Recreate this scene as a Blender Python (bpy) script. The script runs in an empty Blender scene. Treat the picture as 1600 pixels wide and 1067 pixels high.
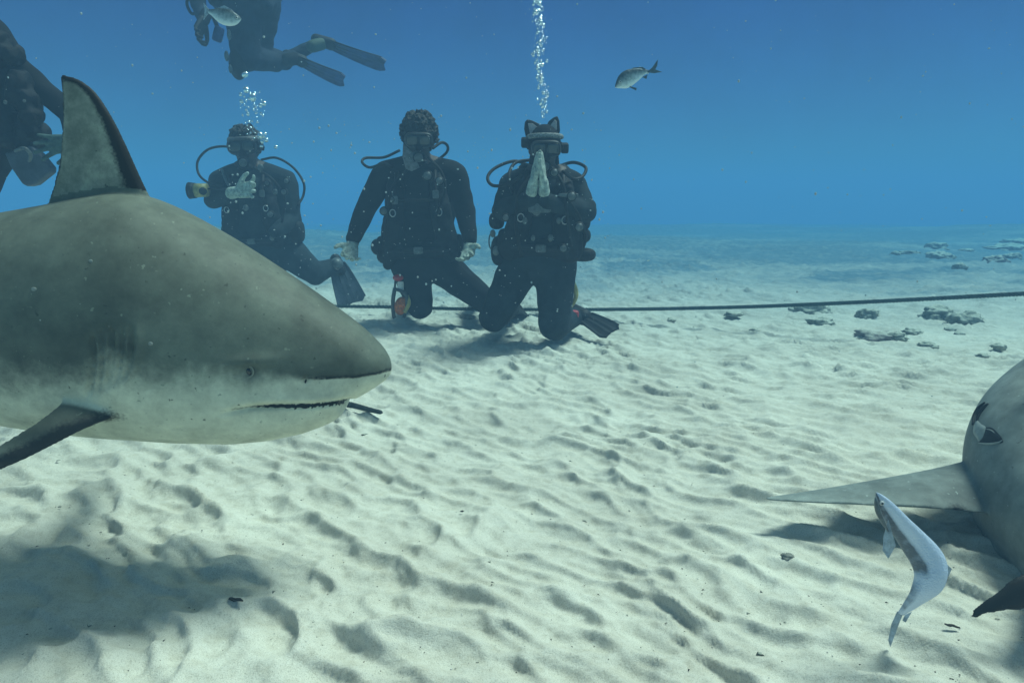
import bpy, math, random
import numpy as np
from mathutils import Vector, Matrix, noise as mn
from mathutils.bvhtree import BVHTree
R = math.radians
rnd = random.Random(7)
sc = bpy.context.scene
COL = sc.collection

# ------------------------------------------------------------ camera
F = 1042.0            # focal length in pixels of the 1600 px wide photograph
PITCH = R(12.1)
CAMZ = 0.85
cam = bpy.data.objects.new('camera', bpy.data.cameras.new('camera'))
COL.objects.link(cam)
cam.location = (0, 0, CAMZ)
cam.rotation_euler = (math.pi / 2 - PITCH, 0, 0)
cam.data.sensor_width = 36
cam.data.lens = F / 1600 * 36
cam.data.clip_start = 0.02
cam.data.clip_end = 600
sc.camera = cam

# ------------------------------------------------------------ light
SUN_EL, SUN_AZ = 62.0, 64.0      # degrees; azimuth measured from +Y towards +X
world = bpy.data.worlds.new('World'); sc.world = world
world.use_nodes = True
nt = world.node_tree; nt.nodes.clear()
N = nt.nodes.new; L = nt.links.new
out = N('ShaderNodeOutputWorld'); bg = N('ShaderNodeBackground')
sky = N('ShaderNodeTexSky'); sky.sky_type = 'NISHITA'; sky.sun_disc = False
sky.sun_elevation = R(SUN_EL); sky.sun_rotation = R(SUN_AZ)
tc = N('ShaderNodeTexCoord'); sep = N('ShaderNodeSeparateXYZ'); ramp = N('ShaderNodeValToRGB')
mul = N('ShaderNodeMix'); mul.data_type = 'RGBA'; mul.blend_type = 'MULTIPLY'; mul.inputs[0].default_value = 1
L(tc.outputs['Generated'], sep.inputs[0]); L(sep.outputs['Z'], ramp.inputs[0])
# daylight filtered by the water column above: deep blue sideways, pale cyan straight up
els = ramp.color_ramp.elements
els[0].position = 0.0; els[0].color = (0.10, 0.225, 0.36, 1)
els[1].position = 1.0; els[1].color = (1.0, 0.92, 0.55, 1)
for p, c in ((0.10, (0.042, 0.142, 0.31, 1)), (0.27, (0.027, 0.098, 0.28, 1)), (0.6, (0.40, 0.50, 0.38, 1))):
    e = els.new(p); e.color = c
L(sky.outputs[0], mul.inputs[6]); L(ramp.outputs[0], mul.inputs[7])
wn = N('ShaderNodeTexNoise'); wn.inputs['Scale'].default_value = 9; wn.inputs['Detail'].default_value = 7; wn.inputs['Roughness'].default_value = 0.7
wr = N('ShaderNodeMapRange'); wr.inputs[1].default_value = 0.3; wr.inputs[2].default_value = 0.7; wr.inputs[3].default_value = 0.86; wr.inputs[4].default_value = 1.14
L(tc.outputs['Generated'], wn.inputs[0]); L(wn.outputs[0], wr.inputs[0])
wm = N('ShaderNodeVectorMath'); wm.operation = 'SCALE'; L(mul.outputs[2], wm.inputs[0]); L(wr.outputs[0], wm.inputs['Scale'])      # murky, patchy water
L(wm.outputs[0], bg.inputs[0]); L(bg.outputs[0], out.inputs[0])
bg.inputs[1].default_value = 0.15

sun = bpy.data.objects.new('sun', bpy.data.lights.new('sun', 'SUN')); COL.objects.link(sun)
sun.data.energy = 4.3
sun.data.angle = R(17)
sun.data.color = (0.97, 1.0, 0.89)
sd = Vector((math.sin(R(SUN_AZ)) * math.cos(R(SUN_EL)), math.cos(R(SUN_AZ)) * math.cos(R(SUN_EL)), math.sin(R(SUN_EL))))
sun.rotation_euler = sd.to_track_quat('Z', 'Y').to_euler()
sun.location = sd * 50
sc.view_settings.view_transform = 'Standard'
sc.view_settings.look = 'None'
sc.view_settings.exposure = 0.03
sc.view_settings.gamma = 1.0
sc.view_settings.use_curve_mapping = False
sc.cycles.use_denoising = True
sc.cycles.volume_bounces = 1
sc.cycles.max_bounces = 8
sc.cycles.transparent_max_bounces = 12
sc.cycles.caustics_reflective = False
sc.cycles.caustics_refractive = False

# ------------------------------------------------------------ geometry helpers
CP, SP = math.cos(PITCH), math.sin(PITCH)
def ray(px, py):
    u = (px - 800) / F; v = (533.5 - py) / F
    return Vector((u, CP + v * SP, -SP + v * CP))
def at(px, py, Y):
    """the place whose picture is (px, py) at Y metres from the camera"""
    d = ray(px, py); return Vector((0, 0, CAMZ)) + d * (Y / d.y)
def ground(px, py):
    d = ray(px, py); t = CAMZ / -d.z; p = Vector((0, 0, CAMZ)) + d * t
    for _ in range(3):
        z = float(sand_z(np.array([p.x]), np.array([p.y]))[0])
        p = Vector((0, 0, CAMZ)) + d * ((CAMZ - z) / -d.z)
    return p

def mesh_np(name, v, f, smooth=True):
    v = np.asarray(v, dtype=np.float32).reshape(-1, 3)
    me = bpy.data.meshes.new(name)
    if isinstance(f, np.ndarray) and f.ndim == 2:
        k = f.shape[1]; nf = f.shape[0]
        me.vertices.add(len(v)); me.vertices.foreach_set('co', v.ravel())
        me.loops.add(nf * k); me.loops.foreach_set('vertex_index', f.astype(np.int32).ravel())
        me.polygons.add(nf); me.polygons.foreach_set('loop_start', np.arange(nf, dtype=np.int32) * k)
        me.update(calc_edges=True)
    else:
        me.from_pydata(v.tolist(), [], [list(map(int, q)) for q in f]); me.update()
    if smooth:
        me.polygons.foreach_set('use_smooth', np.ones(len(me.polygons), dtype=bool))
    return me

class MB:
    """collects shapes in world coordinates"""
    def __init__(s): s.v = []; s.f = []
    def add(s, v, f):
        n = len(s.v); s.v += [tuple(p) for p in v]; s.f += [tuple(i + n for i in q) for q in f]; return s
    def cap(s, a, ra, b, rb, n=14, m=5):
        """tapered capsule"""
        a = Vector(a); b = Vector(b); ax = b - a
        if ax.length < 1e-6: ax = Vector((0, 0, 1e-5))
        z = ax.normalized(); x = z.orthogonal().normalized(); y = z.cross(x)
        v = []; f = []
        rows = []
        for i in range(m + 1):
            t = math.pi / 2 * i / m; rows.append((a - z * ra * math.cos(t), ra * math.sin(t)))
        for i in range(m + 1):
            t = math.pi / 2 * i / m; rows.append((b + z * rb * math.sin(t), rb * math.cos(t)))
        for c, r in rows:
            r = max(r, 1e-5)
            for k in range(n):
                q = 2 * math.pi * k / n; v.append(c + (x * math.cos(q) + y * math.sin(q)) * r)
        for i in range(len(rows) - 1):
            for k in range(n):
                f.append((i * n + k, i * n + (k + 1) % n, (i + 1) * n + (k + 1) % n, (i + 1) * n + k))
        f.append(tuple(range(n))[::-1]); f.append(tuple((len(rows) - 1) * n + k for k in range(n)))
        return s.add(v, f)
    def ell(s, c, r, rot=None, n=20, m=12, sq=1.0):
        c = Vector(c); v = []; f = []
        sg = lambda t: math.copysign(abs(t) ** sq, t)
        for i in range(m + 1):
            t = math.pi * i / m
            for k in range(n):
                q = 2 * math.pi * k / n
                p = Vector((r[0] * sg(math.sin(t)) * sg(math.cos(q)), r[1] * sg(math.sin(t)) * sg(math.sin(q)), r[2] * sg(math.cos(t))))
                if i in (0, m): p = p + Vector((math.cos(q), math.sin(q), 0)) * 1e-5
                if rot: p = rot @ p
                v.append(c + p)
        for i in range(m):
            for k in range(n):
                f.append((i * n + k, (i + 1) * n + k, (i + 1) * n + (k + 1) % n, i * n + (k + 1) % n))
        f.append(tuple(range(n))); f.append(tuple(m * n + k for k in range(n))[::-1])
        return s.add(v, f)
    def box(s, c, r, rot=None, bev=0.15):
        return s.ell(c, r, rot, n=24, m=14, sq=bev)
    def tube(s, pts, rad, n=8, closed=False):
        pts = [Vector(p) for p in pts]; v = []; f = []; m = len(pts)
        up = Vector((0.123, 0.3, 0.95)).normalized()
        for i, p in enumerate(pts):
            t = (pts[min(i + 1, m - 1)] - pts[max(i - 1, 0)]) if not closed else pts[(i + 1) % m] - pts[i - 1]
            t.normalize(); x = up.cross(t)
            if x.length < 1e-3: x = t.orthogonal()
            x.normalize(); y = t.cross(x); up = y
            r = rad[i] if isinstance(rad, (list, tuple)) else rad
            for k in range(n):
                q = 2 * math.pi * k / n; v.append(p + (x * math.cos(q) + y * math.sin(q)) * r)
        for i in range(m if closed else m - 1):
            for k in range(n):
                j = (i + 1) % m
                f.append((i * n + k, i * n + (k + 1) % n, j * n + (k + 1) % n, j * n + k))
        if not closed:
            f.append(tuple(range(n))[::-1]); f.append(tuple((m - 1) * n + k for k in range(n)))
        return s.add(v, f)
    def cyl(s, a, b, r, n=20, r2=None):
        return s.tube([Vector(a), Vector(b)], [r, r if r2 is None else r2], n)
    def prism(s, pts, depth):
        """closed polygon pts, thickened by the vector depth"""
        pts = [Vector(p) for p in pts]; d = Vector(depth); n = len(pts)
        v = [p - d / 2 for p in pts] + [p + d / 2 for p in pts]
        f = [tuple(range(n))[::-1], tuple(range(n, 2 * n))] + [(i, (i + 1) % n, (i + 1) % n + n, i + n) for i in range(n)]
        return s.add(v, f)
    def mesh(s, name, smooth=True): return mesh_np(name, s.v, s.f, smooth)

def spline(pts, n):
    """Catmull-Rom through pts, n samples"""
    P = [np.array(p, float) for p in pts]; P = [2 * P[0] - P[1]] + P + [2 * P[-1] - P[-2]]
    o = []
    m = len(P) - 3
    for i in range(n):
        t = i / (n - 1) * m; k = min(int(t), m - 1); u = t - k
        a, b, c, d = P[k:k + 4]
        o.append(0.5 * ((2 * b) + (-a + c) * u + (2 * a - 5 * b + 4 * c - d) * u * u + (-a + 3 * b - 3 * c + d) * u ** 3))
    return [Vector(q) if len(q) == 3 else q for q in o]

def link(name, me, mat, parent=None):
    me.name = name
    o = bpy.data.objects.new(name, me); COL.objects.link(o)
    for m in (mat if isinstance(mat, (list, tuple)) else [mat]): me.materials.append(m)
    if parent is not None:
        off = Vector((0, 0, 0)); q = parent
        while q is not None: off += q.location; q = q.parent
        o.parent = parent
        me.transform(Matrix.Translation(-off))
    return o
def put(name, mb, mat, parent=None, smooth=True, bev=0):
    o = link(name, mb.mesh(name, smooth), mat, parent)
    if bev:
        b = o.modifiers.new('b', 'BEVEL'); b.width = bev; b.segments = 2; b.limit_method = 'ANGLE'
    return o
def remesh(mb_or_me, voxel, it=4, fac=0.5):
    me = mb_or_me.mesh('t') if isinstance(mb_or_me, MB) else mb_or_me
    o = bpy.data.objects.new('t', me); COL.objects.link(o)
    m = o.modifiers.new('r', 'REMESH'); m.mode = 'VOXEL'; m.voxel_size = voxel; m.use_smooth_shade = True
    if it:
        s = o.modifiers.new('s', 'SMOOTH'); s.factor = fac; s.iterations = it
    dg = bpy.context.evaluated_depsgraph_get(); dg.update()
    r = bpy.data.meshes.new_from_object(o.evaluated_get(dg))
    bpy.data.objects.remove(o); bpy.data.meshes.remove(me)
    r.polygons.foreach_set('use_smooth', np.ones(len(r.polygons), dtype=bool))
    return r
def tag(o, label=None, cat=None, group=None, kind=None):
    if label: o['label'] = label
    if cat: o['category'] = cat
    if group: o['group'] = group
    if kind: o['kind'] = kind
    return o
def thing(name, loc, label, cat, group=None):
    o = bpy.data.objects.new(name, None); COL.objects.link(o); o.location = loc; o.empty_display_size = 0.1
    return tag(o, label, cat, group)
def verts_np(me):
    a = np.empty(len(me.vertices) * 3, dtype=np.float32); me.vertices.foreach_get('co', a); return a.reshape(-1, 3).astype(float)
def set_attr(me, name, val):
    a = me.attributes.get(name) or me.attributes.new(name, 'FLOAT', 'POINT')
    a.data.foreach_set('value', np.asarray(val, dtype=np.float32))
def sst(e0, e1, x):
    t = np.clip((x - e0) / (e1 - e0), 0, 1); return t * t * (3 - 2 * t)

# numpy noise on world coordinates
def _h(ix, iy, k):
    with np.errstate(over='ignore'):
        n = (ix.astype(np.int64) * 374761393 + iy.astype(np.int64) * 668265263 + k * 974634777)
        n = (n ^ (n >> 13)) * 1274126177
        n = n ^ (n >> 16)
    return (n & 0xFFFF) / 65535.0
def vnoise(x, y, k=0):
    ix = np.floor(x); iy = np.floor(y); fx = x - ix; fy = y - iy
    fx = fx ** 3 * (fx * (fx * 6 - 15) + 10); fy = fy ** 3 * (fy * (fy * 6 - 15) + 10)
    a = _h(ix, iy, k); b = _h(ix + 1, iy, k); c = _h(ix, iy + 1, k); d = _h(ix + 1, iy + 1, k)
    return (a * (1 - fx) + b * fx) * (1 - fy) + (c * (1 - fx) + d * fx) * fy - 0.5
def pits(x, y, k=0, jit=0.9, soft=0.0):
    """soft bowls with sharp crests between them: squared distance to the nearest of jittered points"""
    ix = np.floor(x); iy = np.floor(y); best = np.full(x.shape, 9.0)
    for dx in (-1, 0, 1):
        for dy in (-1, 0, 1):
            cx = ix + dx; cy = iy + dy
            qx = cx + 0.5 + jit * (_h(cx, cy, k) - 0.5); qy = cy + 0.5 + jit * (_h(cx, cy, k + 5) - 0.5)
            dd = (x - qx) ** 2 + (y - qy) ** 2 + 0.16 * _h(cx, cy, k + 9)
            best = np.minimum(best, dd)
    return best

def sand_z(x, y):
    x = np.asarray(x, float); y = np.asarray(y, float)
    r = np.sqrt(x * x + y * y)
    wx = x + 0.10 * vnoise(x * 4, y * 4, 1) + 0.025 * vnoise(x * 11, y * 11, 2)
    wy = y + 0.10 * vnoise(x * 4, y * 4, 3) + 0.025 * vnoise(x * 11, y * 11, 4)
    a = R(-36); ca, sa = math.cos(a), math.sin(a)
    u = wx * ca + wy * sa; v = -wx * sa + wy * ca        # u along the crests
    near = 1 - sst(1.2, 2.6, y)
    amp = 0.65 + 0.6 * (vnoise(x * 1.1, y * 1.1, 21) + 0.5)
    h = (0.050 + 0.008 * near) * pits(u / 0.175, v / 0.074, 11) * amp + 0.010 * pits(u / 0.33, v / 0.20, 19)
    h += 0.024 * pits(u / 0.12 + 3.3, v / 0.046, 12) * (0.4 + 1.2 * (vnoise(x * 2.3, y * 2.3, 31) + 0.5))
    h += 0.009 * pits(wx / 0.055, wy / 0.036 + 7, 13) * amp
    h += near * 0.022 * vnoise(wx * 3.1, wy * 4.3, 14)
    h += 0.06 * vnoise(x * 0.8, y * 0.9, 15) * sst(1, 3, r) + 0.10 * vnoise(x * 0.3, y * 0.3, 16) * sst(3, 7, r)
    h += 0.55 * vnoise(x * 0.11, y * 0.13, 17) * sst(7, 20, r)
    h += 0.06 * sst(4, 7, y) * pits(wx / 0.33 + 5, wy / 0.30, 33) * np.maximum(0, vnoise(x * .9, y * .9, 34) + .25) * 1.4
    h += 0.0018 * vnoise(x * 45, y * 45, 18)
    h -= 0.035 * np.maximum(0, y - 14)
    return np.maximum(h, -3.6 + 0.2 * vnoise(x * .1, y * .1, 40)) - 0.036

# ------------------------------------------------------------ materials
def mat(name, col, rough=0.6, spec=0.3, var=0.0, vscale=20, bump=0.0, bscale=60, metal=0.0, col2=None, detail=6, trans=0.0):
    m = bpy.data.materials.new(name); m.use_nodes = True
    t = m.node_tree; b = t.nodes['Principled BSDF']
    b.inputs['Roughness'].default_value = rough; b.inputs['Specular IOR Level'].default_value = spec
    b.inputs['Metallic'].default_value = metal
    b.inputs['Base Color'].default_value = (*col, 1)
    if trans: b.inputs['Transmission Weight'].default_value = trans
    co = t.nodes.new('ShaderNodeTexCoord')
    if var or col2:
        n = t.nodes.new('ShaderNodeTexNoise'); n.inputs['Scale'].default_value = vscale; n.inputs['Detail'].default_value = detail
        n.inputs['Roughness'].default_value = 0.65
        t.links.new(co.outputs['Object'], n.inputs[0])
        r = t.nodes.new('ShaderNodeValToRGB'); r.color_ramp.elements[0].position = 0.35; r.color_ramp.elements[1].position = 0.68
        c2 = col2 or tuple(min(1, c * (1 + var)) for c in col)
        c1 = col if col2 else tuple(c * (1 - var) for c in col)
        r.color_ramp.elements[0].color = (*c1, 1); r.color_ramp.elements[1].color = (*c2, 1)
        t.links.new(n.outputs[0], r.inputs[0]); t.links.new(r.outputs[0], b.inputs['Base Color'])
    if bump:
        n2 = t.nodes.new('ShaderNodeTexNoise'); n2.inputs['Scale'].default_value = bscale; n2.inputs['Detail'].default_value = 5
        t.links.new(co.outputs['Object'], n2.inputs[0])
        bp = t.nodes.new('ShaderNodeBump'); bp.inputs['Strength'].default_value = bump; bp.inputs['Distance'].default_value = 0.01
        t.links.new(n2.outputs[0], bp.inputs['Height']); t.links.new(bp.outputs[0], b.inputs['Normal'])
    return m
M_suit = mat('neoprene black', (0.008, 0.009, 0.011), 0.85, 0.12, 0.5, 9, 0.5, 14)
M_suitblue = mat('neoprene blue grey', (0.016, 0.026, 0.045), 0.85, 0.15, 0.4, 9, 0.5, 16)
M_suitgrey = mat('neoprene dark teal grey', (0.013, 0.021, 0.026), 0.85, 0.15, 0.5, 12, 0.5, 16)
M_vest = mat('nylon vest', (0.006, 0.007, 0.009), 0.75, 0.2, 0.6, 25, 0.8, 35)
M_rubber = mat('black rubber', (0.009, 0.009, 0.010), 0.6, 0.2, 0.3, 30)
M_plastic = mat('dark grey plastic', (0.035, 0.037, 0.04), 0.4, 0.5, 0.3, 30)
M_greyplastic = mat('worn grey plastic', (0.085, 0.10, 0.10), 0.45, 0.4, 0.4, 50)
M_steel = mat('stainless steel', (0.5, 0.5, 0.5), 0.3, 0.5, 0.1, 20, metal=1)
M_glove = mat('pale glove', (0.34, 0.40, 0.35), 0.7, 0.3, 0.45, 45, 0.4, 60)
M_skin = mat('skin', (0.07, 0.045, 0.036), 0.6, 0.35, 0.2, 25)
M_hair = mat('black hair', (0.008, 0.007, 0.007), 0.6, 0.4, 0.4, 80, 1.0, 120)
M_band = mat('grey band', (0.14, 0.14, 0.14), 0.7, 0.3, 0.5, 45)
M_lens = mat('mask glass', (0.012, 0.018, 0.022), 0.08, 0.6)
M_tank = mat('painted tank', (0.10, 0.11, 0.12), 0.4, 0.5, 0.3, 8)
M_yellow = mat('yellow plastic', (0.34, 0.30, 0.10), 0.45, 0.4, 0.35, 40)
M_orange = mat('orange nylon', (0.55, 0.13, 0.02), 0.6, 0.3, 0.5, 55, 0.5, 60)
M_red = mat('red plastic', (0.42, 0.03, 0.035), 0.5, 0.4, 0.3, 40)
M_white = mat('white plastic', (0.55, 0.57, 0.56), 0.5, 0.4, 0.3, 40)
M_earin = mat('pale ear lining', (0.35, 0.33, 0.34), 0.8, 0.2, 0.3, 60)
M_finblue = mat('dark blue fin blade', (0.016, 0.04, 0.14), 0.5, 0.4, 0.5, 14)
M_fingrey = mat('grey fin blade', (0.05, 0.065, 0.085), 0.55, 0.35, 0.4, 14)
M_rope = mat('dark green rope', (0.02, 0.045, 0.045), 0.85, 0.2, 0.5, 60)
M_rock = mat('algae covered rock', (0.10, 0.12, 0.095), 0.95, 0.1, 0, 14, 1.0, 40, col2=(0.40, 0.40, 0.34))
M_leaf = mat('dark dead leaf', (0.02, 0.018, 0.014), 0.8, 0.2, 0.5, 90)
M_grit = mat('dark grit', (0.05, 0.045, 0.035), 0.9, 0.1, 0.5, 30)
M_tooth = mat('tooth', (0.6, 0.6, 0.55), 0.4, 0.4)
M_gilldark = mat('dark gill', (0.008, 0.008, 0.009), 0.7, 0.2)
M_gillpale = mat('pale gill flap', (0.24, 0.27, 0.25), 0.5, 0.4, 0.2, 60)
M_gumdark = mat('dark mouth', (0.02, 0.018, 0.016), 0.7, 0.2)

def sand_material():
    m = bpy.data.materials.new('sand'); m.use_nodes = True; t = m.node_tree; n = t.nodes; l = t.links
    b = n['Principled BSDF']; b.inputs['Roughness'].default_value = 0.95; b.inputs['Specular IOR Level'].default_value = 0.1
    co = n.new('ShaderNodeTexCoord')
    n1 = n.new('ShaderNodeTexNoise'); n1.inputs['Scale'].default_value = 2.2; n1.inputs['Detail'].default_value = 6
    n2 = n.new('ShaderNodeTexNoise'); n2.inputs['Scale'].default_value = 420; n2.inputs['Detail'].default_value = 3
    n3 = n.new('ShaderNodeTexNoise'); n3.inputs['Scale'].default_value = 28; n3.inputs['Detail'].default_value = 8; n3.inputs['Roughness'].default_value = 0.7
    for q in (n1, n2, n3): l.new(co.outputs['Object'], q.inputs[0])
    r1 = n.new('ShaderNodeValToRGB'); e = r1.color_ramp.elements
    e[0].position = 0.3; e[0].color = (0.56, 0.53, 0.45, 1); e[1].position = 0.7; e[1].color = (0.74, 0.71, 0.61, 1)
    l.new(n1.outputs[0], r1.inputs[0])
    r2 = n.new('ShaderNodeValToRGB'); e = r2.color_ramp.elements
    e[0].position = 0.30; e[0].color = (0.62, 0.60, 0.57, 1); e[1].position = 0.5; e[1].color = (1, 1, 1, 1)
    l.new(n2.outputs[0], r2.inputs[0])
    mx = n.new('ShaderNodeMix'); mx.data_type = 'RGBA'; mx.blend_type = 'MULTIPLY'; mx.inputs[0].default_value = 0.8
    l.new(r1.outputs[0], mx.inputs[6]); l.new(r2.outputs[0], mx.inputs[7])
    r3 = n.new('ShaderNodeValToRGB'); e = r3.color_ramp.elements
    e[0].position = 0.32; e[0].color = (0.78, 0.76, 0.72, 1); e[1].position = 0.55; e[1].color = (1, 1, 1, 1)
    l.new(n3.outputs[0], r3.inputs[0])
    mx2 = n.new('ShaderNodeMix'); mx2.data_type = 'RGBA'; mx2.blend_type = 'MULTIPLY'; mx2.inputs[0].default_value = 0.8
    l.new(mx.outputs[2], mx2.inputs[6]); l.new(r3.outputs[0], mx2.inputs[7])
    # painted haze: far sand fades to water colour, with patchy algae and rubble
    at_ = n.new('ShaderNodeAttribute'); at_.attribute_name = 'haze_algae_tint'
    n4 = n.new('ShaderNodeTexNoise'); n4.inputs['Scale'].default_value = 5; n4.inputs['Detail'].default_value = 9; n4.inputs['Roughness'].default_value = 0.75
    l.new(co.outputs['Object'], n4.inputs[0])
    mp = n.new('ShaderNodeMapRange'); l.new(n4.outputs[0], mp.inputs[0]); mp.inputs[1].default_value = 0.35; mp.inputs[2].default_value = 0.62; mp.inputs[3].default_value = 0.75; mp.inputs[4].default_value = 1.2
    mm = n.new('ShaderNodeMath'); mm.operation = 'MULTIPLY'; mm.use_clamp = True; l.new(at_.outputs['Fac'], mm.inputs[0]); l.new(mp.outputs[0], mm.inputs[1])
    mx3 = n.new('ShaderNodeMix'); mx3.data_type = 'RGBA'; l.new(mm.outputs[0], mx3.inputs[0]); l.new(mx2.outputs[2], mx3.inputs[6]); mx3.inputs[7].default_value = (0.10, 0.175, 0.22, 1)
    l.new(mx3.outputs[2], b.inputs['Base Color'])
    bp = n.new('ShaderNodeBump'); bp.inputs['Strength'].default_value = 0.7; bp.inputs['Distance'].default_value = 0.008
    l.new(n3.outputs[0], bp.inputs['Height'])
    bp2 = n.new('ShaderNodeBump'); bp2.inputs['Strength'].default_value = 0.35; bp2.inputs['Distance'].default_value = 0.002
    l.new(n2.outputs[0], bp2.inputs['Height']); l.new(bp.outputs[0], bp2.inputs['Normal'])
    l.new(bp2.outputs[0], b.inputs['Normal'])
    return m
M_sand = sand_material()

def shark_material(name, dark, pale, black=(0.012, 0.013, 0.012)):
    """countershaded skin: attributes pale (0 back..1 belly), black (fin tips), gill"""
    m = bpy.data.materials.new(name); m.use_nodes = True; t = m.node_tree; n = t.nodes; l = t.links
    b = n['Principled BSDF']; b.inputs['Roughness'].default_value = 0.62; b.inputs['Specular IOR Level'].default_value = 0.25
    co = n.new('ShaderNodeTexCoord')
    def nz(s, d=6, r=0.6):
        q = n.new('ShaderNodeTexNoise'); q.inputs['Scale'].default_value = s; q.inputs['Detail'].default_value = d; q.inputs['Roughness'].default_value = r
        l.new(co.outputs['Object'], q.inputs[0]); return q
    def at_(s):
        q = n.new('ShaderNodeAttribute'); q.attribute_name = s; return q
    def math_(op, a, bb, c=None, clamp=False):
        q = n.new('ShaderNodeMath'); q.operation = op; q.use_clamp = clamp
        for i, vv in enumerate((a, bb, c)):
            if vv is None: continue
            if hasattr(vv, 'is_linked') or hasattr(vv, 'links'): l.new(vv, q.inputs[i])
            else: q.inputs[i].default_value = vv
        return q.outputs[0]
    def mixc(fac, A, B, mode='MIX'):
        q = n.new('ShaderNodeMix'); q.data_type = 'RGBA'; q.blend_type = mode
        for i, vv in ((0, fac), (6, A), (7, B)):
            if hasattr(vv, 'links'): l.new(vv, q.inputs[i])
            elif isinstance(vv, tuple): q.inputs[i].default_value = (*vv, 1)
            else: q.inputs[i].default_value = vv
        return q.outputs[2]
    big = nz(3.2, 5); mid = nz(16, 8, 0.7); fine = nz(160, 3); spk = nz(70, 2)
    pa = at_('pale').outputs['Fac']
    edge = math_('MULTIPLY_ADD', mid.outputs[0], 0.5, math_('ADD', pa, -0.25))
    r = n.new('ShaderNodeMapRange'); r.interpolation_type = 'SMOOTHSTEP'; l.new(edge, r.inputs[0]); r.inputs[1].default_value = 0.2; r.inputs[2].default_value = 0.8
    rb = n.new('ShaderNodeMapRange'); l.new(big.outputs[0], rb.inputs[0]); rb.inputs[1].default_value = 0.35; rb.inputs[2].default_value = 0.65
    dk = mixc(rb.outputs[0], tuple(c * 0.62 for c in dark), tuple(c * 1.5 for c in dark))
    c = mixc(r.outputs[0], dk, pale)
    # fine mottling
    rm = n.new('ShaderNodeMapRange'); l.new(mid.outputs[0], rm.inputs[0]); rm.inputs[1].default_value = 0.3; rm.inputs[2].default_value = 0.7; rm.inputs[3].default_value = 0.68; rm.inputs[4].default_value = 1.22
    gr = n.new('ShaderNodeCombineColor')
    for i in range(3): l.new(rm.outputs[0], gr.inputs[i])
    c = mixc(1.0, c, gr.outputs[0], 'MULTIPLY')
    # scattered dark flecks and small pale scars
    rs = n.new('ShaderNodeMapRange'); l.new(spk.outputs[0], rs.inputs[0]); rs.inputs[1].default_value = 0.69; rs.inputs[2].default_value = 0.74
    c = mixc(math_('MULTIPLY', rs.outputs[0], 0.75), c, tuple(min(1, x * 2.2) for x in dark))
    rs2 = n.new('ShaderNodeMapRange'); l.new(spk.outputs[0], rs2.inputs[0]); rs2.inputs[1].default_value = 0.30; rs2.inputs[2].default_value = 0.26
    c = mixc(math_('MULTIPLY', rs2.outputs[0], 0.75), c, tuple(x * 0.4 for x in dark))
    bl = at_('black').outputs['Fac']
    be = math_('MULTIPLY_ADD', fine.outputs[0], 0.7, math_('ADD', bl, -0.35))
    rr = n.new('ShaderNodeMapRange'); l.new(be, rr.inputs[0]); rr.inputs[1].default_value = 0.35; rr.inputs[2].default_value = 0.75
    c = mixc(rr.outputs[0], c, black)
    l.new(c, b.inputs['Base Color'])
    bp = n.new('ShaderNodeBump'); bp.inputs['Strength'].default_value = 0.25; bp.inputs['Distance'].default_value = 0.004
    l.new(mid.outputs[0], bp.inputs['Height'])
    bp2 = n.new('ShaderNodeBump'); bp2.inputs['Strength'].default_value = 0.15; bp2.inputs['Distance'].default_value = 0.001
    l.new(fine.outputs[0], bp2.inputs['Height']); l.new(bp.outputs[0], bp2.inputs['Normal']); l.new(bp2.outputs[0], b.inputs['Normal'])
    return m
M_shark = shark_material('shark skin', (0.103, 0.120, 0.094), (0.60, 0.61, 0.48))
M_shark2 = shark_material('grey shark skin', (0.19, 0.215, 0.195), (0.48, 0.50, 0.45))

# ------------------------------------------------------------ seabed
def build_seabed():
    A = 0.75; n = 1120
    ux = math.asinh(125 / A); x = A * np.sinh(np.linspace(-ux, ux, n))
    y0 = 1.5; u0 = -math.asinh((15 + y0) / A); u1 = math.asinh((125 - y0) / A)
    y = y0 + A * np.sinh(np.linspace(u0, u1, 1060))
    X, Y = np.meshgrid(x, y)
    Z = sand_z(X, Y); Xg, Y0g = X, Y
    rip = np.clip(Z + 0.036, -0.02, 0.05) * (1 - sst(6, 10, Y)) * sst(-2, 0, Y)      # ripples sheared away from the sun so their lee sides darken
    X = X - 0.6 * rip * 0.78; Y = Y - 0.6 * rip * 0.55
    v = np.stack([X, Y, Z], -1).reshape(-1, 3)
    i = np.arange(len(y) - 1)[:, None] * n + np.arange(n - 1)[None, :]
    f = np.stack([i, i + 1, i + n + 1, i + n], -1).reshape(-1, 4)
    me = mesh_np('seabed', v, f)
    haze_algae_tint = 1.15 * sst(3.0, 10.5, Y0g) * (0.85 + 0.5 * vnoise(Xg * .5, Y0g * .7, 50)) + 0.30 * sst(0.1, .35, vnoise(Xg * 1.3, Y0g * 1.6, 51)) * sst(5, 7, Y0g)  # distance haze put into the sand colour, plus scattered algae patches
    set_attr(me, 'haze_algae_tint', np.clip(haze_algae_tint, 0, 1).ravel())
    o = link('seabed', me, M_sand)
    tag(o, 'pale rippled sand seabed', None, None, 'structure')
build_seabed()

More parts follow.
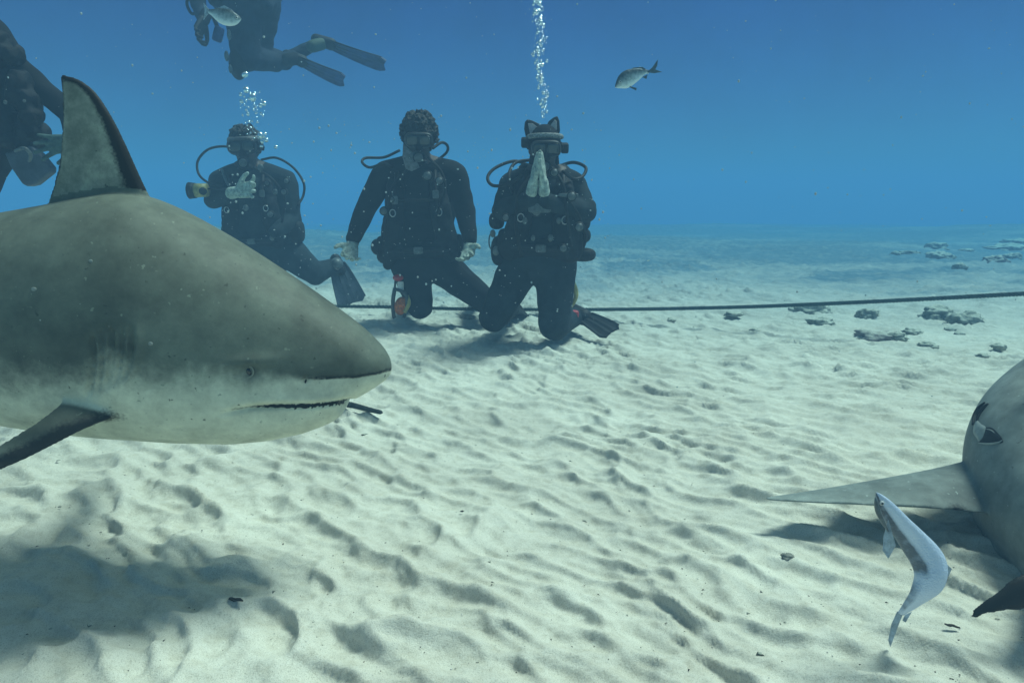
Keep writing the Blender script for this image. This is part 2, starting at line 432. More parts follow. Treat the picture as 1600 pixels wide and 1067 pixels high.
# haze: the water itself
def build_haze():
    mb = MB(); x0, x1, y0, y1, z0, z1 = -130, 130, -18, 130, -5.2, 3.5
    v = [(x0, y0, z0), (x1, y0, z0), (x1, y1, z0), (x0, y1, z0), (x0, y0, z1), (x1, y0, z1), (x1, y1, z1), (x0, y1, z1)]
    f = [(3, 2, 1, 0), (4, 5, 6, 7), (0, 1, 5, 4), (1, 2, 6, 5), (2, 3, 7, 6), (3, 0, 4, 7)]
    mb.add(v, f)
    m = bpy.data.materials.new('water haze'); m.use_nodes = True; t = m.node_tree; t.nodes.clear()
    o = t.nodes.new('ShaderNodeOutputMaterial'); p = t.nodes.new('ShaderNodeVolumePrincipled')
    p.inputs['Density'].default_value = 0.104
    p.inputs['Color'].default_value = (0.115, 0.22, 0.345, 1)
    p.inputs['Absorption Color'].default_value = (0.015, 0.47, 0.86, 1)
    p.inputs['Anisotropy'].default_value = 0.0
    t.links.new(p.outputs[0], o.inputs['Volume'])
    ob = put('haze', mb, m, smooth=False); tag(ob, None, None, None, 'stuff')
build_haze()

# ------------------------------------------------------------ sharks
def loft(centers, ups, sides, ht, hb, w, nseg=120, sqt=0.92, sqb=0.85):
    """rings round a spine: ht/hb = height above/below the centre, w = half width"""
    m = len(centers); q = np.linspace(0, 2 * np.pi, nseg, endpoint=False)
    c, s = np.cos(q), np.sin(q)
    V = np.zeros((m, nseg, 3))
    for i in range(m):
        xx = np.sign(c) * np.abs(c) ** sqt * w[i]
        zz = np.where(s > 0, np.abs(s) ** sqt * ht[i], -np.abs(s) ** sqb * hb[i])
        V[i] = np.array(centers[i]) + xx[:, None] * np.array(sides[i]) + zz[:, None] * np.array(ups[i])
    return V
def loft_faces(m, n):
    i = np.arange(m - 1)[:, None] * n; k = np.arange(n)[None, :]; k2 = (k + 1) % n
    f = np.stack([i + k, i + k2, i + n + k2, i + n + k], -1).reshape(-1, 4)
    return [tuple(q) for q in f.tolist()] + [tuple(range(n))[::-1], tuple((m - 1) * n + j for j in range(n))]
def fin_mesh(mb, le, te, nrm, t0, t1, n=26, m=16, root=None):
    """fin between a leading and a trailing edge (root to tip); lens section, nrm = thickness direction"""
    le = spline(le, n); te = spline(te, n); nrm = Vector(nrm).normalized(); V = []
    for i in range(n):
        u = i / (n - 1); th = t0 * (1 - u) ** 0.8 + t1
        ring = []
        for sgn in (1, -1):
            rg = range(m) if sgn > 0 else range(m, 0, -1)
            for j in rg:
                s = j / m
                p = le[i].lerp(te[i], s)
                prof = 2.6 * math.sqrt(max(s, 0)) * (1 - s) ** 0.9 * 0.62 + 0.12
                if j in (0, m): prof = 0.0
                ring.append(p + nrm * sgn * th * 0.5 * prof)
        V.append(ring)
    k = len(V[0]); v = [p for r in V for p in r]; f = []
    for i in range(n - 1):
        for j in range(k):
            f.append((i * k + j, i * k + (j + 1) % k, (i + 1) * k + (j + 1) % k, (i + 1) * k + j))
    f.append(tuple(range(k))[::-1]); f.append(tuple((n - 1) * k + j for j in range(k)))
    mb.add(v, f)
def interp(pts, x):
    pts = sorted(pts); return np.interp(x, [p[0] for p in pts], [p[1] for p in pts])
def smooth_interp(pts, x, sm=0.012):
    pts = sorted(pts); xs = np.array([p[0] for p in pts]); ys = np.array([p[1] for p in pts])
    o = np.zeros_like(x)
    for d, wgt in ((-1.5, .13), (-.75, .22), (0, .3), (.75, .22), (1.5, .13)): o += wgt * np.interp(x + d * sm, xs, ys)
    return o

def build_big_shark():
    Y0 = 1.45
    W = lambda px, py, Y=Y0: at(px, py, Y)
    top = [(612, 577), (611, 568), (606, 557), (598, 546), (588, 535), (575, 523), (560, 510), (520, 480), (480, 452), (440, 425), (400, 399), (350, 368), (300, 340), (260, 320), (225, 306), (180, 302), (130, 309), (80, 319), (0, 333)]
    bot = [(612, 579), (610, 585), (604, 592), (590, 602), (570, 614), (549, 625), (546, 634), (540, 645), (528, 653), (510, 661), (480, 671), (430, 680), (380, 683), (300, 680), (200, 673), (130, 666), (60, 655), (0, 637)]
    T = [(W(*p).x, W(*p).z) for p in top]; B = [(W(*p).x, W(*p).z) for p in bot]
    xn = W(612, 578).x; xl = T[-1][0]
    zt0, zb0 = T[-1][1], B[-1][1]
    # the rest of the animal, outside the picture on the left
    T += [(xl - 0.3, zt0 - 0.045), (xl - 0.6, zt0 - 0.10), (xl - 0.95, zt0 - 0.155), (xl - 1.25, zt0 - 0.185), (xl - 1.4, zt0 - 0.18)]
    B += [(xl - 0.3, zb0 + 0.06), (xl - 0.6, zb0 + 0.10), (xl - 0.95, zb0 + 0.135), (xl - 1.25, zb0 + 0.15), (xl - 1.4, zb0 + 0.16)]
    xt = xl - 1.4
    # stations, dense at the head
    d = np.concatenate([np.linspace(0, 1, 40) ** 2 * 0.06, np.arange(0.062, 0.62, 0.003), np.linspace(0.625, xn - xt, 120)])
    x = xn - d
    zt = np.where(d < 0.03, interp(T, x), smooth_interp(T, x, 0.012)); zb = np.where(d < 0.03, interp(B, x), smooth_interp(B, x, 0.004))
    zt[0] = zb[0] = (zt[0] + zb[0]) / 2
    # where the widest point lies: low on the head, mid-body further back
    wd = [(0, 0.0), (0.004, 0.022), (0.012, 0.040), (0.03, 0.063), (0.06, 0.085), (0.10, 0.107), (0.16, 0.133), (0.24, 0.160), (0.33, 0.185), (0.45, 0.21), (0.6, 0.228), (0.8, 0.232), (1.1, 0.20), (1.5, 0.125), (1.9, 0.055), (2.2, 0.028), (2.4, 0.02)]
    w = np.interp(d, [p[0] for p in wd], [p[1] for p in wd])
    k = np.ones(9) / 9; w2 = np.convolve(np.pad(w, 4, mode='edge'), k, mode='valid'); w = np.where(d < 0.03, w, w2)
    frac = np.interp(d, [0, 0.05, 0.35, 0.8, 2], [0.5, 0.50, 0.40, 0.45, 0.5])
    zc = zb + (zt - zb) * frac
    yc = Y0 + np.interp(d, [0, 0.5, 0.9, 1.4, 1.9, 2.4], [0, 0, 0.01, 0.09, 0.20, 0.22])
    m = len(x); C = np.stack([x, yc, zc], -1)
    V = loft(C, [(0, 0, 1)] * m, [(0, 1, 0)] * m, zt - zc, zc - zb, w, 260)
    V = V.reshape(-1, 3)
    # flatten the flanks of the snout, carve mouth, gills, eye socket, nostrils
    mlp = [(330, 645), (361, 639), (394, 633.5), (439, 631.5), (485, 631), (515, 628), (547, 623.5), (556, 620), (575, 612)]
    def mouth(Q):
        """height of the mouth line above each point (same on both flanks)"""
        yn = Y0 - np.abs(Q[:, 1] - np.interp(Q[:, 0], x[::-1], yc[::-1]))
        zr = Q[:, 2] - CAMZ; dep = yn * CP - zr * SP; px = 800 + F * Q[:, 0] / dep; py = 533.5 - F * (yn * SP + zr * CP) / dep
        return (py - np.interp(px, [p[0] for p in mlp], [p[1] for p in mlp])) * dep / F, px
    yy = V[:, 1] - np.interp(V[:, 0], x[::-1], yc[::-1]); dz, mpx = mouth(V)
    inm = sst(332, 470, mpx) ** .7 * (1 - sst(549, 556, mpx))
    below = sst(-0.001, 0.006, dz) * (1 - sst(0.006, 0.07, dz)); groove = np.exp(-((dz - 0.005) / 0.0045) ** 2)
    lip = np.exp(-((dz + 0.009) / 0.008) ** 2)
    push = inm * (0.010 * below + 0.026 * groove - 0.003 * lip)
    sidef = np.clip(np.abs(yy) / 0.03, 0, 1)
    V[:, 0] -= inm * sst(520, 545, mpx) * (0.012 * below + 0.014 * groove)
    V[:, 1] -= np.sign(yy) * push * sidef
    # gills: five slits in front of the pectoral fin
    gpx = [(196, 512, 598), (182, 512, 606), (168, 514, 614), (154, 518, 620), (141, 524, 622)]
    for px, a, b in gpx:
        pa = W(px, a, Y0 - 0.22); pb = W(px - 8, b, Y0 - 0.22)
        tz = np.clip((V[:, 2] - pb.z) / (pa.z - pb.z), 0, 1)
        cx = pb.x + (pa.x - pb.x) * tz + 0.008 * np.sin(tz * np.pi)
        inz = sst(pb.z - 0.01, pb.z + 0.02, V[:, 2]) * (1 - sst(pa.z - 0.02, pa.z + 0.01, V[:, 2]))
        g = np.exp(-((V[:, 0] - cx) / 0.005) ** 2) * 0.015 - np.exp(-((V[:, 0] - cx - 0.011) / 0.008) ** 2) * 0.004
        V[:, 1] -= np.sign(yy) * g * inz
    # brow ridge above the eye, shallow dip on the cheek
    pe = W(392, 566, Y0 - 0.17)
    V[:, 1] += np.sign(yy) * 0.007 * np.exp(-((V[:, 0] - pe.x) / 0.05) ** 2 - ((V[:, 2] - pe.z) / 0.012) ** 2)
    pq = W(388, 582, Y0 - 0.17)
    V[:, 1] -= np.sign(yy) * 0.007 * np.exp(-((V[:, 0] - pq.x) / 0.013) ** 2 - ((V[:, 2] - pq.z) / 0.012) ** 2)
    pn = W(477, 594, Y0 - 0.13)
    V[:, 1] -= np.sign(yy) * 0.010 * np.exp(-((V[:, 0] - pn.x - 0.3 * (V[:, 2] - pn.z)) / 0.004) ** 2 - ((V[:, 2] - pn.z) / 0.008) ** 2)
    mb = MB(); mb.add([tuple(p) for p in V], loft_faces(m, 260))
    # dorsal fin
    le = [W(*p) for p in ((250, 335), (233, 303), (214, 262), (196, 222), (177, 184), (160, 157), (145, 139), (124, 124), (97, 116))]
    te = [W(*p) for p in ((112, 335), (88, 303), (84, 286), (90, 262), (94, 235), (97, 195), (97, 170), (96, 145), (95, 120))]
    fin_mesh(mb, le, te, (0, 1, 0), 0.040, 0.007)
    # free rear tip of the dorsal fin
    fin_mesh(mb, [W(130, 322), W(120, 300), W(100, 292), W(92, 288)], [W(75, 317), W(76, 311), W(79, 303), W(86, 285)], (0, 1, 0), 0.010, 0.006)
    # near pectoral fin: reaches down, outwards and back
    le = [W(215, 622, 1.34), W(184, 645, 1.26), W(130, 668, 1.20), W(70, 700, 1.17), W(0, 733, 1.15), W(-60, 757, 1.30), W(-105, 780, 1.10)]
    te = [W(120, 600, 1.28), W(85, 638, 1.215), W(45, 668, 1.18), W(10, 688, 1.165), W(-30, 714, 1.155), W(-70, 745, 1.125), W(-108, 778, 1.10)]
    fin_mesh(mb, le, te, (-0.45, -0.55, 0.72), 0.038, 0.007)
    # far pectoral fin
    le = [(xn - 0.58, Y0 + 0.12, 0.52), (xn - 0.62, Y0 + 0.22, 0.45), (xn - 0.69, Y0 + 0.34, 0.38), (xn - 0.79, Y0 + 0.46, 0.33), (xn - 0.9, Y0 + 0.54, 0.30)]
    te = [(xn - 0.75, Y0 + 0.10, 0.51), (xn - 0.76, Y0 + 0.20, 0.44), (xn - 0.79, Y0 + 0.32, 0.38), (xn - 0.85, Y0 + 0.44, 0.33), (xn - 0.91, Y0 + 0.54, 0.30)]
    fin_mesh(mb, le, te, (0.3, 0.6, 0.7), 0.035, 0.007)
    # pelvic, second dorsal, anal and tail fins (outside the picture)
    yt = Y0 + 0.21
    fin_mesh(mb, [(xt + 0.60, yt, zt0 - 0.16), (xt + 0.5, yt, zt0 - 0.06), (xt + 0.46, yt, zt0 - 0.03)], [(xt + 0.40, yt, zt0 - 0.20), (xt + 0.42, yt, zt0 - 0.1), (xt + 0.42, yt, zt0 - 0.035)], (0, 1, 0), 0.02, 0.005)
    fin_mesh(mb, [(xt + 0.56, yt, zb0 + 0.14), (xt + 0.46, yt, zb0 + 0.05), (xt + 0.42, yt, zb0 + 0.02)], [(xt + 0.40, yt, zb0 + 0.17), (xt + 0.39, yt, zb0 + 0.08), (xt + 0.39, yt, zb0 + 0.025)], (0, 1, 0), 0.02, 0.005)
    zm_ = (zt0 - 0.18 + zb0 + 0.15) / 2
    fin_mesh(mb, [(xt + 0.08, yt, zm_), (xt - 0.12, yt, zm_ + 0.22), (xt - 0.36, yt, zm_ + 0.45), (xt - 0.52, yt, zm_ + 0.57)], [(xt - 0.05, yt, zm_ - 0.05), (xt - 0.16, yt, zm_ + 0.04), (xt - 0.40, yt, zm_ + 0.31), (xt - 0.54, yt, zm_ + 0.53)], (0, 1, 0), 0.045, 0.006)
    fin_mesh(mb, [(xt + 0.10, yt, zm_ - 0.02), (xt + 0.0, yt, zm_ - 0.15), (xt - 0.10, yt, zm_ - 0.27)], [(xt - 0.12, yt, zm_ + 0.08), (xt - 0.12, yt, zm_ - 0.08), (xt - 0.12, yt, zm_ - 0.26)], (0, 1, 0), 0.03, 0.006)
    for s in (-1, 1):
        xp = xl - 0.45; yp = Y0 + 0.07
        fin_mesh(mb, [(xp, yp + s * 0.07, zb0 + 0.13), (xp - 0.07, yp + s * 0.17, zb0 + 0.06), (xp - 0.12, yp + s * 0.21, zb0 + 0.03)], [(xp - 0.15, yp + s * 0.06, zb0 + 0.13), (xp - 0.15, yp + s * 0.15, zb0 + 0.06), (xp - 0.15, yp + s * 0.21, zb0 + 0.03)], (0, s * 0.6, 0.8), 0.02, 0.005)
    me = remesh(mb, 0.0042, 3, 0.5)
    P = verts_np(me)
    px = lambda a, b: W(a, b, Y0 - 0.15)
    # countershading line: dark above, pale below
    cl = [(xt - 1, zb0 + 0.12)] + [(px(a, b).x, px(a, b).z) for a, b in ((0, 600), (100, 600), (200, 592), (300, 588), (388, 588), (440, 592), (480, 588), (520, 586), (560, 584), (612, 574))]
    sh = [(xt - 1, 0.12), (px(0, 0).x, 0.11), (px(200, 0).x, 0.085), (px(388, 0).x, 0.05), (px(480, 0).x, 0.016), (px(612, 0).x, 0.008)]
    zl = interp(cl, P[:, 0]); wl = interp(sh, P[:, 0])
    pale_t = 0.5 + (zl - P[:, 2]) / (2 * wl)
    yn = Y0 - np.abs(P[:, 1] - np.interp(P[:, 0], x[::-1], yc[::-1])); zr = P[:, 2] - CAMZ; dep = yn * CP - zr * SP
    ppx = 800 + F * P[:, 0] / dep; ppy = 533.5 - F * (yn * SP + zr * CP) / dep
    lin = [(-400, 590), (0, 600), (100, 600), (200, 594), (300, 590), (388, 590), (440, 592), (480, 592), (520, 591), (560, 589), (590, 584), (614, 577)]
    wid = [(0, 75), (200, 62), (330, 46), (420, 26), (470, 12), (520, 5), (614, 4)]
    pale_p = 0.5 + (ppy - np.interp(ppx, *zip(*lin))) / (2 * np.interp(ppx, *zip(*wid)))
    k_ = sst(xl - 0.35, xl - 0.05, P[:, 0]); pale = pale_t * (1 - k_) + pale_p * k_
    mo = inm = None
    # fins stay dark
    isd = P[:, 2] > interp([(a, b + 0.012) for a, b in T], P[:, 0])
    pale[isd] = 0.40
    a0 = W(185, 640, 1.27); hb = Y0 - np.interp(P[:, 0], x[::-1], w[::-1]) + 0.00
    body_y = np.abs(P[:, 1] - np.interp(P[:, 0], x[::-1], yc[::-1]))
    wi = np.interp(P[:, 0], x[::-1], w[::-1]); zci = np.interp(P[:, 0], x[::-1], zc[::-1]); hi = np.where(P[:, 2] > zci, np.interp(P[:, 0], x[::-1], (zt - zc)[::-1]), np.interp(P[:, 0], x[::-1], (zc - zb)[::-1]))
    rr_ = np.sqrt((body_y / np.maximum(wi, .01)) ** 2 + ((P[:, 2] - zci) / np.maximum(hi, .01)) ** 2)
    fness = sst(1.03, 1.13, rr_) * (P[:, 2] < zci + 0.03) * (P[:, 0] < xn - 0.42)
    nearf = (fness > 0.3) & (P[:, 1] < Y0); pale = pale * (1 - fness) + 0.02 * fness
    black = np.zeros(len(P))
    LE = [W(*p) for p in ((240, 315), (233, 303), (214, 262), (196, 222), (177, 184), (160, 157), (145, 139), (124, 124), (97, 116))]
    def dist_poly(P, pl, dims=(0, 2)):
        q = P[:, dims]; best = np.full(len(P), 9.0)
        for a, b in zip(pl[:-1], pl[1:]):
            a = np.array([a[i] for i in dims]); b = np.array([b[i] for i in dims]); ab = b - a
            t = np.clip(((q - a) @ ab) / (ab @ ab), 0, 1); best = np.minimum(best, np.linalg.norm(q - (a + t[:, None] * ab), axis=1))
        return best
    dd = dist_poly(P, LE); zz = P[:, 2]
    wd_ = np.interp(zz, [W(0, 303).z, W(0, 116).z], [0.05, 0.012])
    black = np.where(isd & (np.abs(P[:, 1] - Y0) < 0.06), 1 - sst(0.3, 1.3, dd / wd_), 0)
    bt = dist_poly(P, [W(95, 120), W(97, 170), W(92, 260), W(78, 305), W(75, 317)])
    black = np.maximum(black, np.where(isd, 0.75 * (1 - sst(0.002, 0.014, bt)), 0))
    dfl = dist_poly(P, [W(190, 648, 1.3), W(130, 668, 1.235), W(70, 700, 1.19), W(0, 733, 1.15), W(-105, 780, 1.10)])
    black = np.maximum(black, np.where(nearf, 1.0 * (1 - sst(0.004, 0.045, dfl)), 0))
    rt = W(168, 646, 1.27)
    black = np.maximum(black, np.where(fness > -1, 0.8 * np.exp(-(((P[:, 0] - rt.x) / 0.05) ** 2 + ((P[:, 2] - rt.z) / 0.02) ** 2)), 0))
    # inside of the mouth
    dzz, mpx = mouth(P)
    im = (0.5 + 0.5 * sst(380, 440, mpx)) * (mpx > 340) * (1 - sst(546, 552, mpx))
    black = np.maximum(black, im * np.where((dzz > -0.0005) & (dzz < 0.002 + 0.0065 * sst(350, 470, mpx) + 0.003 * sst(430, 470, mpx) * (np.sin(mpx * .37) * np.sin(mpx * .83 + 1))), 1.0, 0))
    # dark line under the snout's edge
    dl = ppy - np.interp(ppx, *zip(*lin)); fr = sst(440, 500, ppx)
    black = np.maximum(black, fr * np.where(dl > 0, 0.66 * (1 - sst(0, 4, dl)), 0.66 * (1 - sst(-1, 7, -dl)) + 0.28 * (1 - sst(2, 24, -dl))))
    gp = W(170, 556, Y0 - .22); pale = pale + 0.20 * np.exp(-((P[:, 0] - gp.x) / .035) ** 2 - ((P[:, 2] - gp.z) / .07) ** 2)
    set_attr(me, 'pale', np.clip(pale, 0, 1)); set_attr(me, 'black', black)
    root = thing('shark', (xn - 0.9, Y0, 0), 'large grey-brown bull shark at left with tall dorsal fin, closed mouth and pointed snout', 'shark')
    body = link('body', me, M_shark, root)
    bvh = BVHTree.FromPolygons([tuple(p) for p in P], [tuple(q.vertices) for q in me.polygons])
    def surf(a, b):
        o = Vector((0, 0, CAMZ)); h = bvh.ray_cast(o, ray(a, b).normalized()); return h[0], h[1]
    # eye: dark ball with a pale rim
    p, nn = surf(388.5, 580)
    if p:
        e = put('eye', MB().ell(p - nn * 0.004, (0.0095, 0.006, 0.0105), n=24, m=16), mat('shark eye', (0.16, 0.17, 0.14), 0.15, 0.6), root); 
        put('pupil', MB().ell(p + nn * 0.0005, (0.0048, 0.003, 0.0080), Matrix.Rotation(R(-12), 3, 'Y'), n=20, m=12), mat('pupil', (0.003, 0.003, 0.003), 0.12, 0.7), e)
        rim = MB(); t1 = nn.orthogonal().normalized(); t2 = nn.cross(t1)
        rim.tube([p + nn * 0.0015 + Vector((math.cos(q) * 0.0095, 0, math.sin(q) * 0.0108)) for q in np.linspace(0, 2 * math.pi, 28, endpoint=False)], 0.0016, 8, closed=True)
        put('eyelid', rim, mat('pale eyelid', (0.24, 0.25, 0.2), 0.5, 0.3), e)
    # nostril
    p, nn = surf(477.5, 596)
    if p:
        put('nostril', MB().ell(p - nn * 0.001, (0.0022, 0.003, 0.0050), Matrix.Rotation(R(18), 3, 'Y')), M_gumdark, root)
    # pale scar spots
    for a, b, r_ in ((235, 537, 0.0038), (157 / 2.96 + 0, 452, 0.004), (432 / 3.05 + 0, 372 + 36, 0.003)):
        p, nn = surf(a, b)
        if p:
            put('parasite', MB().ell(p, (r_ * 1.3, r_ * 0.5, r_)), M_gillpale, root)
build_big_shark()

def build_right_shark():
    # swims away from the camera, tail low and near, body mostly beyond the right edge
    sp = [at(1905, 500, 2.35), at(1800, 560, 2.15), at(1700, 640, 1.93), at(1655, 715, 1.74), at(1668, 790, 1.55), at(1700, 850, 1.38), at(1700, 890, 1.27), at(1672, 912, 1.19), at(1640, 922, 1.13)]
    n = 200; C = spline(sp, n)
    s = np.linspace(0, 1, n)
    w = np.interp(s, [0, .01, .03, .07, .13, .22, .34, .42, .5, .62, .75, .87, 1], [0.004, .04, .07, .11, .15, .19, .215, .215, .20, .15, .09, .05, .03])
    k = np.ones(7) / 7; w = np.where(s < .05, w, np.convolve(np.pad(w, 3, mode='edge'), k, mode='valid'))
    ups = []; sides = []
    for i in range(n):
        t = (C[min(i + 1, n - 1)] - C[max(i - 1, 0)]).normalized()
        side = Vector((0, 0, 1)).cross(t).normalized(); side = (side + Vector((0, 0, 0.15))).normalized()
        up = t.cross(side).normalized(); ups.append(up); sides.append(side)
    hh = w * 1.12
    V = loft(C, ups, sides, hh, hh * 0.95, w, 140).reshape(-1, 3)
    mb = MB(); mb.add([tuple(p) for p in V], loft_faces(n, 140))
    le = [at(1580, 705, 1.78), at(1505, 724, 1.77), at(1450, 737, 1.75), at(1380, 750, 1.73), at(1300, 764, 1.70), at(1240, 773, 1.67), at(1196, 778, 1.63)]
    te = [at(1590, 808, 1.52), at(1512, 799, 1.54), at(1450, 794, 1.545), at(1380, 790, 1.56), at(1300, 786, 1.585), at(1240, 783, 1.60), at(1197, 780, 1.62)]
    fin_mesh(mb, le, te, (0.0, 0.12, 1), 0.060, 0.008)
    # tail fin: lower lobe towards the left, upper lobe out of the picture
    le = [at(1665, 890, 1.16), at(1600, 897, 1.155), at(1560, 925, 1.15), at(1528, 948, 1.15), at(1509, 966, 1.15)]
    te = [at(1660, 940, 1.13), at(1625, 949, 1.13), at(1590, 953, 1.135), at(1550, 957, 1.14), at(1511, 972, 1.145)]
    fin_mesh(mb, le, te, (-0.1, 1, 0.45), 0.032, 0.007)
    fin_mesh(mb, [at(1640, 915, 1.14), at(1720, 850, 1.10), at(1800, 790, 1.04), at(1880, 720, 0.98)], [at(1650, 945, 1.12), at(1730, 900, 1.08), at(1810, 845, 1.02), at(1890, 735, 0.97)], (-0.4, 1, 0.3), 0.03, 0.007)
    # far pectoral and dorsal fin, beyond the frame
    c = Vector(C[int(n * .36)]); t = (C[int(n * .30)] - C[int(n * .42)]).normalized(); sd_ = sides[int(n * .36)]; up = ups[int(n * .36)]
    if sd_.x < 0: sd_ = -sd_
    if up.z < 0: up = -up
    fin_mesh(mb, [c + t * .12 + sd_ * .12 - up * .1, c + sd_ * .3 - up * .16, c - t * .1 + sd_ * .48 - up * .2], [c - t * .1 + sd_ * .12 - up * .1, c - t * .1 + sd_ * .28 - up * .16, c - t * .14 + sd_ * .48 - up * .2], up, 0.035, 0.006)
    fin_mesh(mb, [c + t * .10 + up * .16, c + t * .0 + up * .32, c - t * .12 + up * .42], [c - t * .14 + up * .16, c - t * .1 + up * .28, c - t * .15 + up * .42], sd_, 0.04, 0.006)
    me = remesh(mb, 0.0045, 4, 0.5)
    P = verts_np(me)
    CC = np.array([tuple(c) for c in C])[::4]; UU = np.array([tuple(u) for u in ups])[::4]
    if UU[20][2] < 0: UU = -UU
    D = ((P[:, None, :] - CC[None]) ** 2).sum(-1); j = D.argmin(1)
    rel = ((P - CC[j]) * UU[j]).sum(1) / w[::4][j]
    pale = 0.5 - (rel + 0.55) / 0.9
    dist = np.sqrt(D.min(1)); fin = dist > hh[::4][j] * 1.12
    pale[fin] = 0.1
    black = np.zeros(len(P))
    # dark trailing corner by the body and dark tail
    tc_ = np.array(at(1500, 796, 1.54)); black = np.maximum(black, 0.8 * np.exp(-((P - tc_) ** 2).sum(1) / 0.03 ** 2))
    tl = P[:, 1] < 1.19; black[tl & fin] = 0.85 
    set_attr(me, 'pale', np.clip(pale, 0, 1)); set_attr(me, 'black', black)
    root = thing('shark', (C[80].x, C[80].y, 0), 'grey shark cut off by the right edge, long pectoral fin stretched out over the sand', 'shark')
    link('body', me, M_shark2, root)
    bvh = BVHTree.FromPolygons([tuple(p) for p in P], [tuple(q.vertices) for q in me.polygons])
    def surf(a, b, off=0.0):
        o = Vector((0, 0, CAMZ)); h = bvh.ray_cast(o, ray(a, b).normalized())
        if h[0] is None: return None
        return h[0] + h[1] * off
    def patch(name, poly, m, off, nn=14):
        """a skin flap that follows the body's surface"""
        cx = sum(p[0] for p in poly) / len(poly); cy = sum(p[1] for p in poly) / len(poly)
        pl = [q for q in spline([(p[0], p[1], 0) for p in poly] + [(poly[0][0], poly[0][1], 0)], 40)][:-1]
        v = []; f = []; K = len(pl); ok = True
        for r_ in range(1, 6):
            for q in pl:
                s_ = r_ / 5; h = surf(cx + (q[0] - cx) * s_, cy + (q[1] - cy) * s_, off * (1 - s_ ** 4) + 0.0006)
                v.append(h if h is not None else None)
        c0 = surf(cx, cy, off)
        last = c0
        for i in range(len(v)):
            if v[i] is None: v[i] = last
            last = v[i]
        v.append(c0)
        for i in range(4):
            for k_ in range(K): f.append((i * K + k_, i * K + (k_ + 1) % K, (i + 1) * K + (k_ + 1) % K, (i + 1) * K + k_))
        for k_ in range(K): f.append((5 * K, (k_ + 1) % K, k_))
        put(name, MB().add(v, f), m, root)
    def rib(name, pts, r_, m):
        q = [surf(a, b, r_ * 0.4) for a, b in [(z[0], z[1]) for z in spline([(a, b, 0) for a, b in pts], 16)]]
        q = [z for z in q if z is not None]
        if len(q) > 3: put(name, MB().tube(q, [r_ * (0.25 + 0.75 * math.sin(math.pi * (i + .5) / len(q))) for i in range(len(q))], 8), m, root)
    patch('gill_opening', [(1540, 668), (1549, 668), (1558, 675), (1568, 690), (1555, 693), (1530, 692), (1537, 682)], M_gilldark, 0.002)
    rib('gill_rim', [(1530, 692), (1545, 694), (1560, 692), (1567, 688)], 0.003, M_gillpale)
    patch('gill_flap', [(1527, 656), (1533, 662), (1541, 668), (1538, 678), (1531, 690), (1526, 684), (1521, 676), (1522, 664)], M_gillpale, 0.004)
    rib('gill_rim', [(1540, 670), (1550, 673), (1558, 680)], 0.002, M_gillpale)
    for pts in ([(1521, 664), (1524, 650), (1531, 638), (1540, 629)], [(1527, 658), (1531, 648), (1538, 638), (1545, 631)]):
        rib('gill_slit', pts, 0.006, M_gilldark)
build_right_shark()

# ------------------------------------------------------------ fish
def fish_material(name, back, side, belly):
    m = bpy.data.materials.new(name); m.use_nodes = True; t = m.node_tree; n = t.nodes; l = t.links; b = n['Principled BSDF']
    b.inputs['Roughness'].default_value = 0.42; b.inputs['Specular IOR Level'].default_value = 0.5; b.inputs['Metallic'].default_value = 0.15
    a = n.new('ShaderNodeAttribute'); a.attribute_name = 'pale'; co = n.new('ShaderNodeTexCoord')
    nz = n.new('ShaderNodeTexNoise'); nz.inputs['Scale'].default_value = 60; l.new(co.outputs['Object'], nz.inputs[0])
    ad = n.new('ShaderNodeMath'); ad.operation = 'MULTIPLY_ADD'; l.new(nz.outputs[0], ad.inputs[0]); ad.inputs[1].default_value = 0.55; l.new(a.outputs['Fac'], ad.inputs[2])
    sb = n.new('ShaderNodeMath'); sb.operation = 'SUBTRACT'; l.new(ad.outputs[0], sb.inputs[0]); sb.inputs[1].default_value = 0.27
    r = n.new('ShaderNodeValToRGB'); e = r.color_ramp.elements; e[0].position = 0.15; e[0].color = (*back, 1); e[1].position = 0.85; e[1].color = (*belly, 1)
    q = e.new(0.45); q.color = (*side, 1)
    l.new(sb.outputs[0], r.inputs[0]); l.new(r.outputs[0], b.inputs['Base Color'])
    vo = n.new('ShaderNodeTexVoronoi'); vo.inputs['Scale'].default_value = 260; l.new(co.outputs['Object'], vo.inputs[0])
    bp = n.new('ShaderNodeBump'); bp.inputs['Strength'].default_value = 0.5; bp.inputs['Distance'].default_value = 0.002; l.new(vo.outputs[0], bp.inputs['Height']); l.new(bp.outputs[0], b.inputs['Normal'])
    return m
M_fish = fish_material('silver fish', (0.03, 0.06, 0.07), (0.25, 0.3, 0.3), (0.75, 0.8, 0.8))
M_bait = fish_material('pale bait fish', (0.10, 0.12, 0.15), (0.40, 0.48, 0.60), (0.60, 0.68, 0.82))
M_fishfin = mat('fish fin', (0.05, 0.08, 0.09), 0.5, 0.4, 0.4, 60)
M_fishfin2 = mat('pale fish fin', (0.35, 0.42, 0.48), 0.5, 0.4, 0.4, 60)

